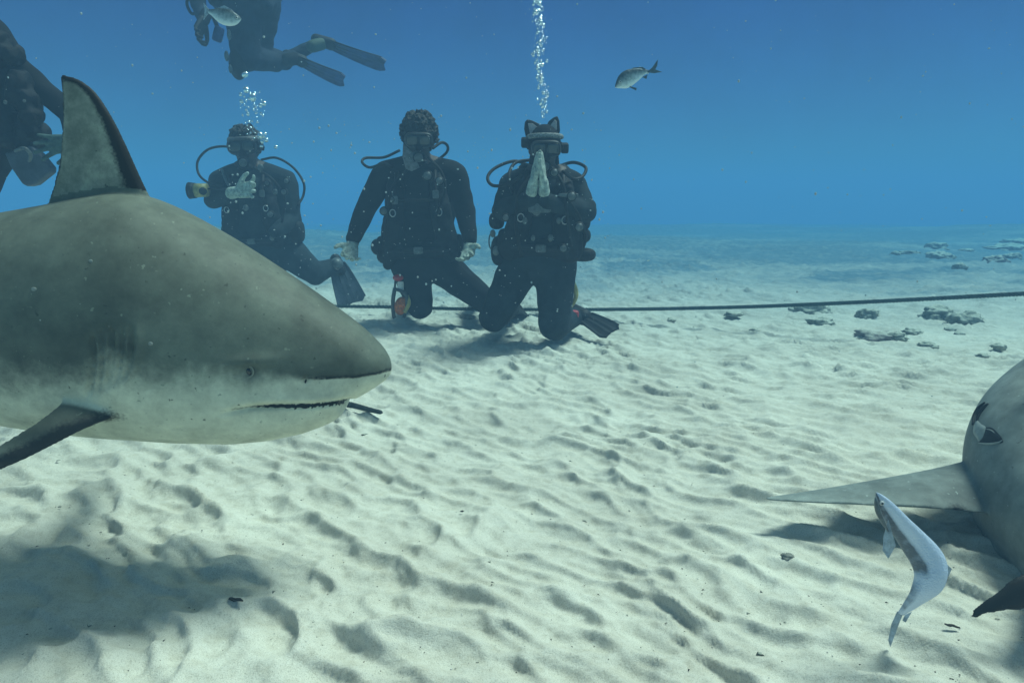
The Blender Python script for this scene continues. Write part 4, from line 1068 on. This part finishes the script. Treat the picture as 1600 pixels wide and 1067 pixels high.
# ---- left diver: behind the shark, one hand raised
def diver_left():
    Y = 5.4; P = lambda a, b, d=0.0: at(a, b, Y + d)
    root = thing('person', (P(410, 470).x, Y, 0), 'diver behind the shark with grey headband and large mask, one pale hand raised at chest', 'diver', 'divers kneeling on the sand')
    mb = MB()
    H = head_prims(mb, P(385, 233, -.08), (0.16, -1, -.12), (-.05, -.1, 1), 1.22)
    ch = P(398, 300); be = P(404, 350); hp = P(420, 392)
    mb.cap(P(388, 255), .075, P(392, 270), .09)
    mb.ell(ch, (.26, .16, .18)); mb.ell(be, (.25, .16, .19)); mb.ell(hp, (.22, .16, .15))
    mb.cap(P(392, 270), .12, P(346, 284), .095); mb.cap(P(392, 270), .12, P(444, 284), .10)
    for pts in ([(346, 286, 0, .092), (334, 312, -.12, .075), (372, 302, -.34, .05)], [(446, 290, 0, .10), (456, 345, -.05, .078), (430, 362, -.30, .05)]):
        for a, b in zip(pts[:-1], pts[1:]): mb.cap(P(*a[:3]), a[3], P(*b[:3]), b[3])
    kr = P(492, 428, -.08); kl = P(432, 452, -.1)
    mb.cap(P(440, 385), .15, kr, .092); mb.cap(P(408, 395), .15, kl, .10)
    fr = P(526, 413, .18); fl = P(430, 445, .5)
    mb.cap(kr, .090, fr, .060); mb.cap(kl, .09, fl, .06)
    body_obj(root, mb, H, M_suitgrey)
    curls(root, H, 1.2, 180, .02, .010, seed=9)
    c, f, u, r, rot = H
    bd = MB(); bd.tube([c + r * math.sin(q) * .108 + f * (math.cos(q) * .112) + u * .075 for q in np.linspace(-1.6, 1.6, 24)], .020, 10)
    put('head_band', bd, M_band, root)
    mask_gear(root, H, 1.32)
    regulator(root, c + f * .17 - u * .09, f, u, 1.25)
    vest(root, ch, P(408, 385), .25, .15)
    hose(root, [P(372, 235, .15), P(350, 229, .1), P(325, 234, .05), P(309, 252, 0), P(311, 273, -.05), P(328, 287, -.15), P(350, 292, -.22)], .0095)
    hose(root, [P(408, 250, .12), P(432, 247, .1), P(458, 262, .05), P(474, 285, 0), P(474, 305, -.03), P(465, 322, -.1)], .0095)
    hose(root, [P(347, 265, -.1), P(352, 280, -.2), P(358, 292, -.25)], .010, M_greyplastic)
    hose(root, [P(396, 262, -.25), P(425, 280, -.27), P(445, 310, -.25), P(440, 350, -.25)])
    for (a, b, rr_) in ((423, 335, .03), (444, 300, .028), (448, 283, .025), (418, 286, .022)):
        gauge(root, P(a, b, -.26), r=rr_)
    for (a, b, rr_) in ((407, 262, .022), (425, 372, .018), (429, 360, .022), (430, 300, .018), (384, 325, .02)):
        put('clip', MB().ell(P(a, b, -.30), (rr_, rr_ * .6, rr_ * 1.2)), M_greyplastic, root)
    put('pocket', MB().ell(P(464, 362, -.06), (.055, .08, .09), None, sq=.7), M_vest, root)
    tank(root, P(400, 410, .3), P(395, 258, .3), .1)
    hand(root, P(372, 300, -.38), (0.82, -.35, .12), (-.1, -1, .15), 1, M_glove, (20, 34, 30, 26), 14, 1.28)
    swim_fin(root, P(527, 412, .14), P(552, 476, .05), (1, .25, .25), .24, M_fingrey, .05)
    put('ankle_strap', MB().ell(P(526, 412, .08), (.05, .06, .05)), M_greyplastic, root)
    swim_fin(root, fl + Vector((0, .1, 0)), fl + Vector((0, .6, -.1)), (1, 0, 0))
    t = thing('dive_torch', P(315, 298, -.3), 'yellow and white dive torch with black head held out beside the left diver', 'torch')
    put('barrel', MB().cyl(P(306, 298, -.3), P(324, 297, -.3), .052, 22, .048), M_yellow, t)
    put('head', MB().cyl(P(296, 298, -.3), P(306, 298, -.3), .062, 22, .055), M_rubber, t)
    put('switch', MB().cyl(P(317, 299, -.36), P(317, 299, -.345), .028, 18), M_rubber, t)
    put('lanyard', MB().tube(spline([P(325, 295, -.3), P(345, 296, -.34), P(362, 298, -.38)], 12), .007, 8), M_rubber, t)
diver_left()

# ---- swimming diver at the top, seen from below: thighs, shins and blue fins
def diver_top():
    Y = 6.1; P = lambda a, b, d=0.0: at(a, b, Y + d)
    root = thing('person', P(400, 60), 'diver swimming at the top of the picture, knees bent, dark blue fins trailing right', 'diver', 'divers swimming above the sand')
    mb = MB()
    H = head_prims(mb, P(330, -75, -.2), (-.7, -.7, -.1), (0, 0, 1), 1.1)
    mb.cap(P(345, -60, -.1), .08, P(360, -45), .1)
    mb.ell(P(375, -30), (.24, .17, .22)); mb.ell(P(388, 5), (.24, .17, .2)); 
    mb.cap(P(378, 5, -.05), .16, P(385, 88, -.1), .120); mb.cap(P(408, 8, .1), .165, P(400, 84, .12), .125)
    mb.cap(P(385, 88, -.1), .110, P(428, 98, .2), .085); mb.cap(P(428, 98, .2), .08, P(458, 88, .3), .05); mb.cap(P(402, 84, .12), .10, P(445, 96, .4), .075); mb.cap(P(445, 96, .4), .07, P(492, 70, .5), .05)
    mb.cap(P(345, -45, -.1), .09, P(305, -10, -.2), .075); mb.cap(P(305, -10, -.2), .07, P(318, 32, -.35), .05)
    mb.cap(P(400, -50, .1), .1, P(428, -10, .15), .08); mb.cap(P(428, -10, .15), .08, P(416, 8, -.1), .06)
    body_obj(root, mb, H, M_suitblue, wrinkle=.01)
    curls(root, H, 1.1, 80, .02, .01, seed=5); mask_gear(root, H, 1.1)
    vest(root, P(372, -35), P(385, -2), .24, .17)
    tank(root, P(395, 10, .3), P(365, -80, .3), .1)
    hand(root, P(318, 32, -.37), (-.2, -.5, -.8), (1, 0, 0), 1, M_rubber, (35, 40, 40, 40), 6, 1.3)
    swim_fin(root, P(462, 92, .3), P(540, 125, .35), (.30, -.75, .55), .17, M_finblue, .1)
    swim_fin(root, P(507, 66, .5), P(604, 100, .55), (.30, -.75, .55), .17, M_finblue, .1)
    hose(root, [P(300, -10, -.3), P(292, 5, -.3), P(300, 22, -.3), P(312, 15, -.3)], .012)
    hose(root, [P(330, 20, -.3), P(337, 36, -.3), P(340, 44, -.3)], .016)
    put('gauge', MB().box(P(341, 54, -.3), (.035, .03, .06), Matrix.Rotation(R(20), 3, 'Y'), .4), M_finblue, root)
    put('knee_pad', MB().ell(P(372, 100, -.16), (.075, .07, .13)), M_rubber, root)
    for a, b, rr_ in ((358, 55, .03), (354, 88, .03), (360, 108, .025), (345, 30, .02)):
        put('clip', MB().ell(P(a, b, -.25), (rr_ * .6, rr_ * .6, rr_ * 1.4)), M_greyplastic, root)
    put('anklet', MB().cap(P(448, 94, .22), .056, P(462, 92, .3), .055), M_suit, root)
    put('anklet', MB().cap(P(488, 73, .42), .055, P(502, 69, .48), .055), mat('green anklet', (0.05, 0.08, 0.05), 0.7), root)
diver_top()

# ---- diver at the left edge
def diver_edge():
    Y = 3.4; P = lambda a, b, d=0.0: at(a, b, Y + d)
    root = thing('person', P(-30, 160), 'dark diver half out of frame at the left edge, arm reaching behind the dorsal fin', 'diver', 'divers swimming above the sand')
    mb = MB()
    H = head_prims(mb, P(-60, 20, .0), (.3, -1, -.1), (0, 0, 1), 1.0)
    mb.cap(P(-60, 40), .07, P(-50, 60), .08)
    mb.ell(P(-20, 130), (.19, .14, .17)); mb.ell(P(-25, 190), (.22, .15, .17)); mb.cap(P(-25, 60), .12, P(5, 100), .10)
    mb.cap(P(-12, 70), .085, P(8, 108), .085); mb.cap(P(20, 108, 0), .075, P(60, 135, 0), .058); mb.cap(P(60, 135), .056, P(112, 180, -.03), .05); mb.cap(P(112, 180, -.03), .05, P(117, 222, -.15), .042)
    mb.cap(P(-70, 100), .08, P(-120, 170), .07); mb.cap(P(-120, 170), .07, P(-130, 240, -.1), .05)
    mb.cap(P(-50, 220), .12, P(-110, 330, .05), .09); mb.cap(P(-110, 330, .05), .08, P(-190, 390, .3), .06)
    mb.cap(P(-10, 220), .12, P(-60, 340, .1), .09); mb.cap(P(-60, 340, .1), .08, P(-150, 410, .35), .06)
    body_obj(root, mb, H, M_suit)
    curls(root, H, 1.0, 100, .02, .01, seed=8); mask_gear(root, H, 1.0)
    vest(root, P(-22, 120), P(-22, 215), .215, .14)
    tank(root, P(-20, 230, .26), P(-30, 60, .26))
    gm = MB()
    for (a, b, sx, sz) in ((30, 140, .05, .09), (44, 160, .035, .06), (50, 185, .038, .05), (45, 205, .05, .04), (30, 222, .05, .04), (12, 215, .07, .05), (6, 70, .02, .06), (20, 88, .03, .04), (52, 214, .02, .02)):
        gm.ell(P(a, b, -.1), (sx, .06, sz), Matrix.Rotation(R(a * 7 % 40), 3, 'Y'), sq=.8)
    gme = remesh(gm, .009, 2)
    for q_ in gme.vertices: q_.co = q_.co + Vector(mn.noise_vector(q_.co * 30)) * .012
    link('gear_pocket', gme, M_vest, root)
    pl = MB().prism([P(12, 240, -.1), P(40, 232, -.1), P(52, 228, -.1), P(66, 240, -.1), P(84, 262, -.1), P(84, 270, -.1), P(60, 289, -.1), P(48, 292, -.1), P(40, 288, -.1), P(22, 262, -.1)], (0, .05, 0))
    put('fin_blade', pl, M_fingrey, root, smooth=False, bev=.008)
    hose(root, [P(24, 236, -.15), P(38, 232, -.2), P(48, 242, -.18), P(46, 252, -.16)], .008, M_greyplastic)
    hand(root, P(117, 222, -.17), (-.9, -.2, -.12), (0, -1, -.3), 1, mat('dark teal glove', (0.06, 0.10, 0.09), 0.75, 0.2, 0.4, 40), (18, 22, 26, 20), 14, 0.95)
    for a, b, rr_ in ((8, 160, .009), (38, 158, .007)):
        put('clip', MB().ell(P(a, b, -.22), (rr_, rr_ * .6, rr_)), M_greyplastic, root)
diver_edge()

# ---- gear clipped to the kneeling divers
def orange_reel():
    Y = 4.32; P = lambda a, b, d=0.0: at(a, b, Y + d)
    t = thing('safety_reel', P(626, 470), 'orange and yellow reel hanging at the hip of the middle diver', 'reel')
    put('spool', MB().ell(P(627, 478), (.045, .04, .062), Matrix.Rotation(R(15), 3, 'Y')), M_orange, t)
    put('handle', MB().tube(spline([P(636, 462, -.02), P(639, 474, -.03), P(632, 488, -.03)], 10), .013, 8), M_yellow, t)
    put('frame', MB().tube(spline([P(617, 450), P(614, 470), P(615, 492), P(617, 497)], 10), .013, 8), M_plastic, t)
    put('frame', MB().tube(spline([P(619, 452), P(632, 458, -.03), P(636, 470, -.03), P(631, 496)], 10), .011, 8), M_plastic, t)
    put('clip', MB().ell(P(622, 434), (.035, .03, .022)), M_red, t)
    put('line', MB().tube([P(618, 436), P(616, 462)], .007, 8), M_plastic, t)
    put('tag', MB().box(P(626, 447), (.020, .006, .030), None, .3), M_white, t)
orange_reel()
def yellow_pouch():
    Y = 3.92; P = lambda a, b, d=0.0: at(a, b, Y + d)
    t = thing('marker_buoy', P(893, 460), 'yellow and orange rolled marker buoy at the hip of the right diver', 'marker buoy')
    put('roll', MB().ell(P(888, 455), (.030, .035, .085)), M_vest, t)
    put('edge', MB().tube(spline([P(892, 432), P(898, 448), P(900, 463), P(894, 477), P(887, 483)], 14), [.007, .009, .012, .014, .015, .015, .014, .013, .012, .011, .010, .009, .008, .006], 8), M_yellow, t)
    put('lining', MB().tube(spline([P(888, 440), P(893, 455), P(892, 470), P(884, 482)], 14), .008, 8), M_orange, t)
    put('tip', MB().ell(P(889, 482), (.016, .012, .014)), M_white, t)
yellow_pouch()

# ------------------------------------------------------------ rope
def rope():
    pts = [at(-500, 478, 5.2), at(0, 478, 5.15), at(520, 478.5, 5.05), at(740, 483, 4.98), at(950, 483.5, 4.85), at(1150, 480, 4.55), at(1350, 472, 4.2), at(1600, 459, 3.75), at(1800, 448, 3.4), at(2300, 415, 2.8)]
    C = spline(pts, 1500); t = thing('rope', pts[4], 'long dark green twisted rope stretched low across the seabed behind the divers', 'rope')
    for k in range(3):
        c2 = []
        for i, p in enumerate(C):
            q = i * .55 + k * 2 * math.pi / 3; c2.append(p + Vector((0, math.cos(q), math.sin(q))) * .0065)
        put('strand', MB().tube(c2, .0075, 6), M_rope, t)
rope()

# ------------------------------------------------------------ rocks
def dusted(m, col=(0.55, 0.55, 0.46), lo=0.45, hi=0.95):
    t = m.node_tree; n = t.nodes; l = t.links; b = n['Principled BSDF']; src = b.inputs['Base Color'].links[0].from_socket
    g = n.new('ShaderNodeNewGeometry'); sp = n.new('ShaderNodeSeparateXYZ'); l.new(g.outputs['Normal'], sp.inputs[0])
    nz = n.new('ShaderNodeTexNoise'); nz.inputs['Scale'].default_value = 22; nz.inputs['Detail'].default_value = 6
    co = n.new('ShaderNodeTexCoord'); l.new(co.outputs['Object'], nz.inputs[0])
    a = n.new('ShaderNodeMath'); a.operation = 'MULTIPLY_ADD'; l.new(nz.outputs[0], a.inputs[0]); a.inputs[1].default_value = 1.1; l.new(sp.outputs['Z'], a.inputs[2])
    r = n.new('ShaderNodeMapRange'); l.new(a.outputs[0], r.inputs[0]); r.inputs[1].default_value = lo + .55; r.inputs[2].default_value = hi + .6; r.inputs[4].default_value = .8
    m_ = n.new('ShaderNodeMix'); m_.data_type = 'RGBA'; l.new(r.outputs[0], m_.inputs[0]); l.new(src, m_.inputs[6]); m_.inputs[7].default_value = (*col, 1); l.new(m_.outputs[2], b.inputs['Base Color'])
def rock(px, py, w, h, label, seed, group='rocks half buried in the sand', name='rock', m=None):
    p = ground(px, py); d = p.y; sx = w / 2 / F * d * 1.08; sz = h / F * d * .68
    me = bpy.data.meshes.new('t')
    import bmesh
    bm = bmesh.new(); bmesh.ops.create_icosphere(bm, subdivisions=4 if w > 25 else 3, radius=1)
    for v in bm.verts:
        q = v.co.copy(); k = 1 + .45 * mn.noise(q * 1.3 + Vector((seed * 3.1, 0, 0))) + .28 * mn.noise(q * 3.4 + Vector((0, seed, 0))) + .14 * mn.noise(q * 9)
        v.co = Vector((q.x * sx * k, q.y * sx * .8 * k, q.z * sz * .85 * k + sz * .02))
    for f in bm.faces: f.smooth = True
    bm.to_mesh(me); bm.free()
    o = link(name, me, m or M_rock, None); o.location = p + Vector((0, 0, .012 if d < 3 else .004))
    tag(o, label, 'rock', group)
    return o
RK = [(1271, 487, 58, 22, 'greenish rock just below the rope, left of the other rocks'), (1284, 506, 36, 15, 'small rounded rock touching the greenish rock under the rope'),
      (1358, 494, 32, 18, 'lone small rock under the rope between two rock groups'),
      (1368, 530, 62, 24, 'largest flat pinkish grey rock in the sand'), (1402, 528, 30, 14, 'low green rock against the right side of the largest flat rock'), (1424, 522, 28, 14, 'brownish rock a little right of the largest flat rock'),
      (1466, 494, 48, 22, 'left rock of the dark pair under the rope near the right edge'), (1508, 503, 46, 25, 'right rock of the dark pair, covered in green algae'),
      (1498, 524, 14, 8, 'pebble-sized dark rock just below the dark pair'), (1484, 516, 16, 7, 'tiny flat rock below the left rock of the dark pair'),
      (1560, 543, 20, 9, 'small dark rock alone in the sand near the right edge'), (1536, 557, 18, 6, 'small dark stone lying left and below the lone dark rock'),
      (1449, 541, 26, 10, 'small yellowish coral lump below the brownish rock'), (1146, 492, 24, 8, 'low flat stone just under the middle of the rope'),
      (1048, 502, 12, 7, 'small dark stone below the rope, farthest left'), (1178, 518, 14, 7, 'small dark stone in open sand below the rope'),
      (1398, 398, 14, 9, 'tiny dark rock at the left end of the distant reef patch'), (1420, 396, 34, 7, 'thin long rock in the distant reef patch'),
      (1462, 387, 30, 12, 'low rounded rock at the top of the distant reef patch'), (1470, 402, 36, 13, 'wide low rock in the middle of the distant reef patch'),
      (1500, 420, 18, 13, 'small dark rock below the distant reef patch'), (1555, 410, 32, 16, 'purplish rock in front of the far right reef'),
      (1580, 404, 26, 14, 'dark round rock on the far right reef'), (1578, 390, 60, 15, 'wide dark rock along the top of the far right reef'), (1598, 380, 34, 10, 'dark reef rock cut by the right edge of the picture'),
      (1578, 378, 24, 7, 'highest small rock of the far right reef'), (1510, 392, 20, 5, 'flat stone between the two distant reef patches'),
      (1230, 876, 20, 8, 'small grey stone in the foreground sand left of the bait fish'), (730, 497, 22, 9, 'small grey stone on the sand between the middle and right divers')]
M_stone = mat('grey stone', (0.24, 0.24, 0.21), 0.9, 0.1, 0.4, 40, .6, 80)
M_pink = mat('pinkish coralline rock', (0.13, 0.12, 0.12), 0.95, 0.1, 0, 14, .9, 50, col2=(0.24, 0.20, 0.20))
dusted(M_rock); dusted(M_pink)
for i, (a, b, w_, h_, lb) in enumerate(RK):
    o = rock(a, b, w_, h_, lb, i, None if i > 26 else 'rocks half buried in the sand', 'rock', M_stone if i > 26 else (M_pink if i in (3, 21) else M_rock))

# ------------------------------------------------------------ small things on the sand
def flake(name, px, py, L_, W_, rotz, label, cat, m=M_leaf, lift=.006, curl=.4, seed=0):
    p = ground(px, py); v = []; f = []; n = 12
    for i in range(n + 1):
        s = i / n; w = W_ * math.sin(math.pi * min(1, s * .93 + .05)) ** .7 * (1 + .35 * mn.noise(Vector((s * 5, seed, 0))))
        for j in range(5):
            q = j / 4 - .5; z = curl * L_ * (.25 * math.sin(s * 5 + seed) ** 2 + abs(q) * .35) * .6
            v.append(Vector((L_ * (s - .5), w * q, z)))
    rz = Matrix.Rotation(R(rotz), 3, 'Z'); v = [rz @ a for a in v]
    v = [Vector((a.x, a.y, a.z + max(0, .003))) for a in v]
    for i in range(n):
        for j in range(4): f.append((i * 5 + j, (i + 1) * 5 + j, (i + 1) * 5 + j + 1, i * 5 + j + 1))
    me = mesh_np(name, v, f); o = link(name, me, m, None); o.location = p + Vector((0, 0, lift))
    s_ = o.modifiers.new('s', 'SOLIDIFY'); s_.thickness = .0015
    return tag(o, label, cat)
flake('dead_leaf', 369, 943, .034, .011, -12, 'curled dark dead leaf on the shaded sand below the large shark', 'leaf', seed=1)
flake('dead_leaf', 1487, 984, .026, .008, -25, 'dark dead leaf on the sand right of the bait fish tail', 'leaf', seed=2)
flake('shell_fragment', 1013, 412, .07, .03, 60, 'tiny pale yellow shell fragment far out on the sand above the rope', 'shell', mat('pale shell', (0.45, 0.4, 0.25), 0.6, 0.3, .3, 40), seed=3, curl=.6, lift=.03)
flake('seagrass_blade', 722, 803, .010, .008, 20, 'tiny dark speck of seagrass in the middle of the foreground sand', 'seagrass', seed=4)
def stick():
    a = ground(538, 643); b = ground(598, 653); pts = spline([a + Vector((0, 0, .034)), a.lerp(b, .3) + Vector((0, 0, .032)), a.lerp(b, .65) + Vector((0, 0, .026)), b + Vector((0, 0, .022))], 24)
    rad = [(.013 if i > 2 else .009 + .002 * i) * (1 - .35 * i / 23) * (1 + .12 * mn.noise(Vector((i * .7, 0, 0)))) for i in range(24)]
    rad[-1] = .003
    o = put('stick', MB().tube(pts, rad, 12), mat('waterlogged wood', (0.028, 0.035, 0.032), 0.85, 0.2, .5, 50, .8, 60)); tag(o, 'dark stick lying on the sand just beyond the big shark\'s jaw', 'stick')
stick()

def scatter_stuff():
    r_ = np.random.RandomState(4)
    # grit: dark crumbs and shell bits lying on the sand
    def crumbs(n, size, m, label, seed, ymax=4.5):
        rr = np.random.RandomState(seed); y = .7 + (ymax - .7) * rr.rand(n) ** 1.5; x = (rr.rand(n) * 2 - 1) * (.9 * y + .5); z = sand_z(x, y)
        s = size * (.4 + rr.rand(n) ** 2 * 1.3)
        T = np.array([(1, 0, -.3), (-.5, .87, -.3), (-.5, -.87, -.3), (0.1, 0.1, .8)])
        ang = rr.rand(n) * 6.28; ca, sa = np.cos(ang), np.sin(ang); el = .6 + rr.rand(n) * 1.8
        V = np.zeros((n, 4, 3)); V[:, :, 0] = (T[:, 0] * ca[:, None] * el[:, None] - T[:, 1] * sa[:, None]) * s[:, None] + x[:, None]
        V[:, :, 1] = (T[:, 0] * sa[:, None] * el[:, None] + T[:, 1] * ca[:, None]) * s[:, None] + y[:, None]; V[:, :, 2] = T[:, 2] * s[:, None] * .7 + z[:, None] + s[:, None] * .2
        base = np.array([(0, 1, 3), (1, 2, 3), (2, 0, 3), (0, 2, 1)]); Fc = (np.arange(n)[:, None, None] * 4 + base[None]).reshape(-1, 3)
        o = link(label.replace(' ', '_'), mesh_np('t', V.reshape(-1, 3), Fc, False), m); tag(o, None, None, None, 'stuff')
    crumbs(3800, .0015, M_grit, 'dark grit', 11)
    crumbs(2600, .0014, mat('shell grit', (0.62, 0.6, 0.55), .7), 'shell grit', 12)
    crumbs(320, .0045, M_rock, 'pebbles', 13, 9)
    # suspended particles
    mb = MB(); rr = random.Random(5)
    for i in range(1000):
        px = rr.uniform(-60, 1660); py = rr.uniform(-20, 620) if i > 450 else rr.uniform(180, 500); 
        if i <= 450: px = rr.uniform(300, 960)
        Yp = rr.uniform(2.2, 4.3) if i <= 450 else rr.uniform(1.0, 6)
        p = at(px, py, Yp)
        if p.z < .06 or p.z > 3.2: continue
        s = (.0013 + .0042 * rr.random() ** 4) * (Yp / 3) 
        mb.ell(p, (s, s, s * rr.uniform(.6, 1.3)), n=6, m=4)
    o = put('suspended_particles', mb, mat('pale plankton', (0.38, 0.46, 0.48), .9)); tag(o, None, None, None, 'stuff')
scatter_stuff()

# ------------------------------------------------------------ bubbles
def bubble_mat():
    m = bpy.data.materials.new('air bubble'); m.use_nodes = True; b = m.node_tree.nodes['Principled BSDF']
    b.inputs['Base Color'].default_value = (0.85, 0.93, 0.95, 1); b.inputs['Roughness'].default_value = 0.12
    b.inputs['Metallic'].default_value = 0.85
    return m
M_bub = bubble_mat()
def bubbles():
    mb = MB(); rr = random.Random(3)
    for i in range(520):
        t = rr.random() ** .9; py = 184 - t * 250; cx = 850 - t * 16 + 3 * math.sin(t * 14); wd = 4 + 10 * t ** .7
        px = cx + rr.gauss(0, .5) * wd; Yp = 3.78 + rr.uniform(-.05, .05)
        s = (.0016 + .0075 * rr.random() ** 4) * (1 + .4 * t)
        p = at(px, py, Yp)
        if p.z > 3.25: continue
        mb.ell(p, (s * rr.uniform(.8, 1.2), s, s * rr.uniform(.8, 1.9)), Matrix.Rotation(rr.uniform(-.5, .5), 3, 'Y'), n=8, m=6)
    o = put('bubble_column', mb, M_bub); tag(o, 'column of fine bubbles rising above the diver in the cat-ear hood', None, None, 'stuff')
    big = [(383, 117, .026), (385, 141, .024), (395.5, 152.5, .026), (377.5, 159, .018), (412.5, 162, .018), (407, 165, .014), (389, 155, .012), (376, 148, .014), (387.5, 178, .014), (385, 172, .012),
           (400, 177, .010), (408, 178, .010), (389, 190, .012), (402, 191, .009), (407, 212, .022), (412, 214, .016), (416, 219, .018), (409, 221, .016), (408, 229, .016), (431, 230, .013), (415, 209, .010), (404, 216, .012), (379, 180, .008), (398, 146, .009), (391, 146, .008), (400, 168, .007)]
    a0 = None
    for i, (a, b, s) in enumerate(big):
        m = MB().ell((0, 0, 0), (s, s * .9, s * (1.0 + .25 * ((i * 7) % 3 - 1))), Matrix.Rotation((i * 1.3) % 1 - .5, 3, 'Y'), n=14, m=10)
        o = put('bubble', m, M_bub); o.location = at(a, b, 5.2)
        own = {0: 'large bright bubble against the knee of the top swimming diver', 1: 'highest large bubble in open water just below the swimming diver',
               2: 'large slanted bubble at the right of the upper bubble cluster', 20: 'lone bubble apart from the others, right of the left diver mask'}.get(20 if (a, b) == (431, 230) else i if i < 3 else None)
        tag(o, own or 'small shiny air bubble rising over the head of the left diver', 'bubble', None if own else 'bubbles rising from the left diver')
    mb = MB()
    for i in range(90):
        s = .0025 + .006 * rr.random() ** 3; mb.ell(at(rr.gauss(393, 10), rr.uniform(135, 232), 5.2 + rr.uniform(-.05, .05)), (s, s, s * 1.2), n=6, m=5)
    o = put('fine_bubbles', mb, M_bub); tag(o, None, None, None, 'stuff')
bubbles()
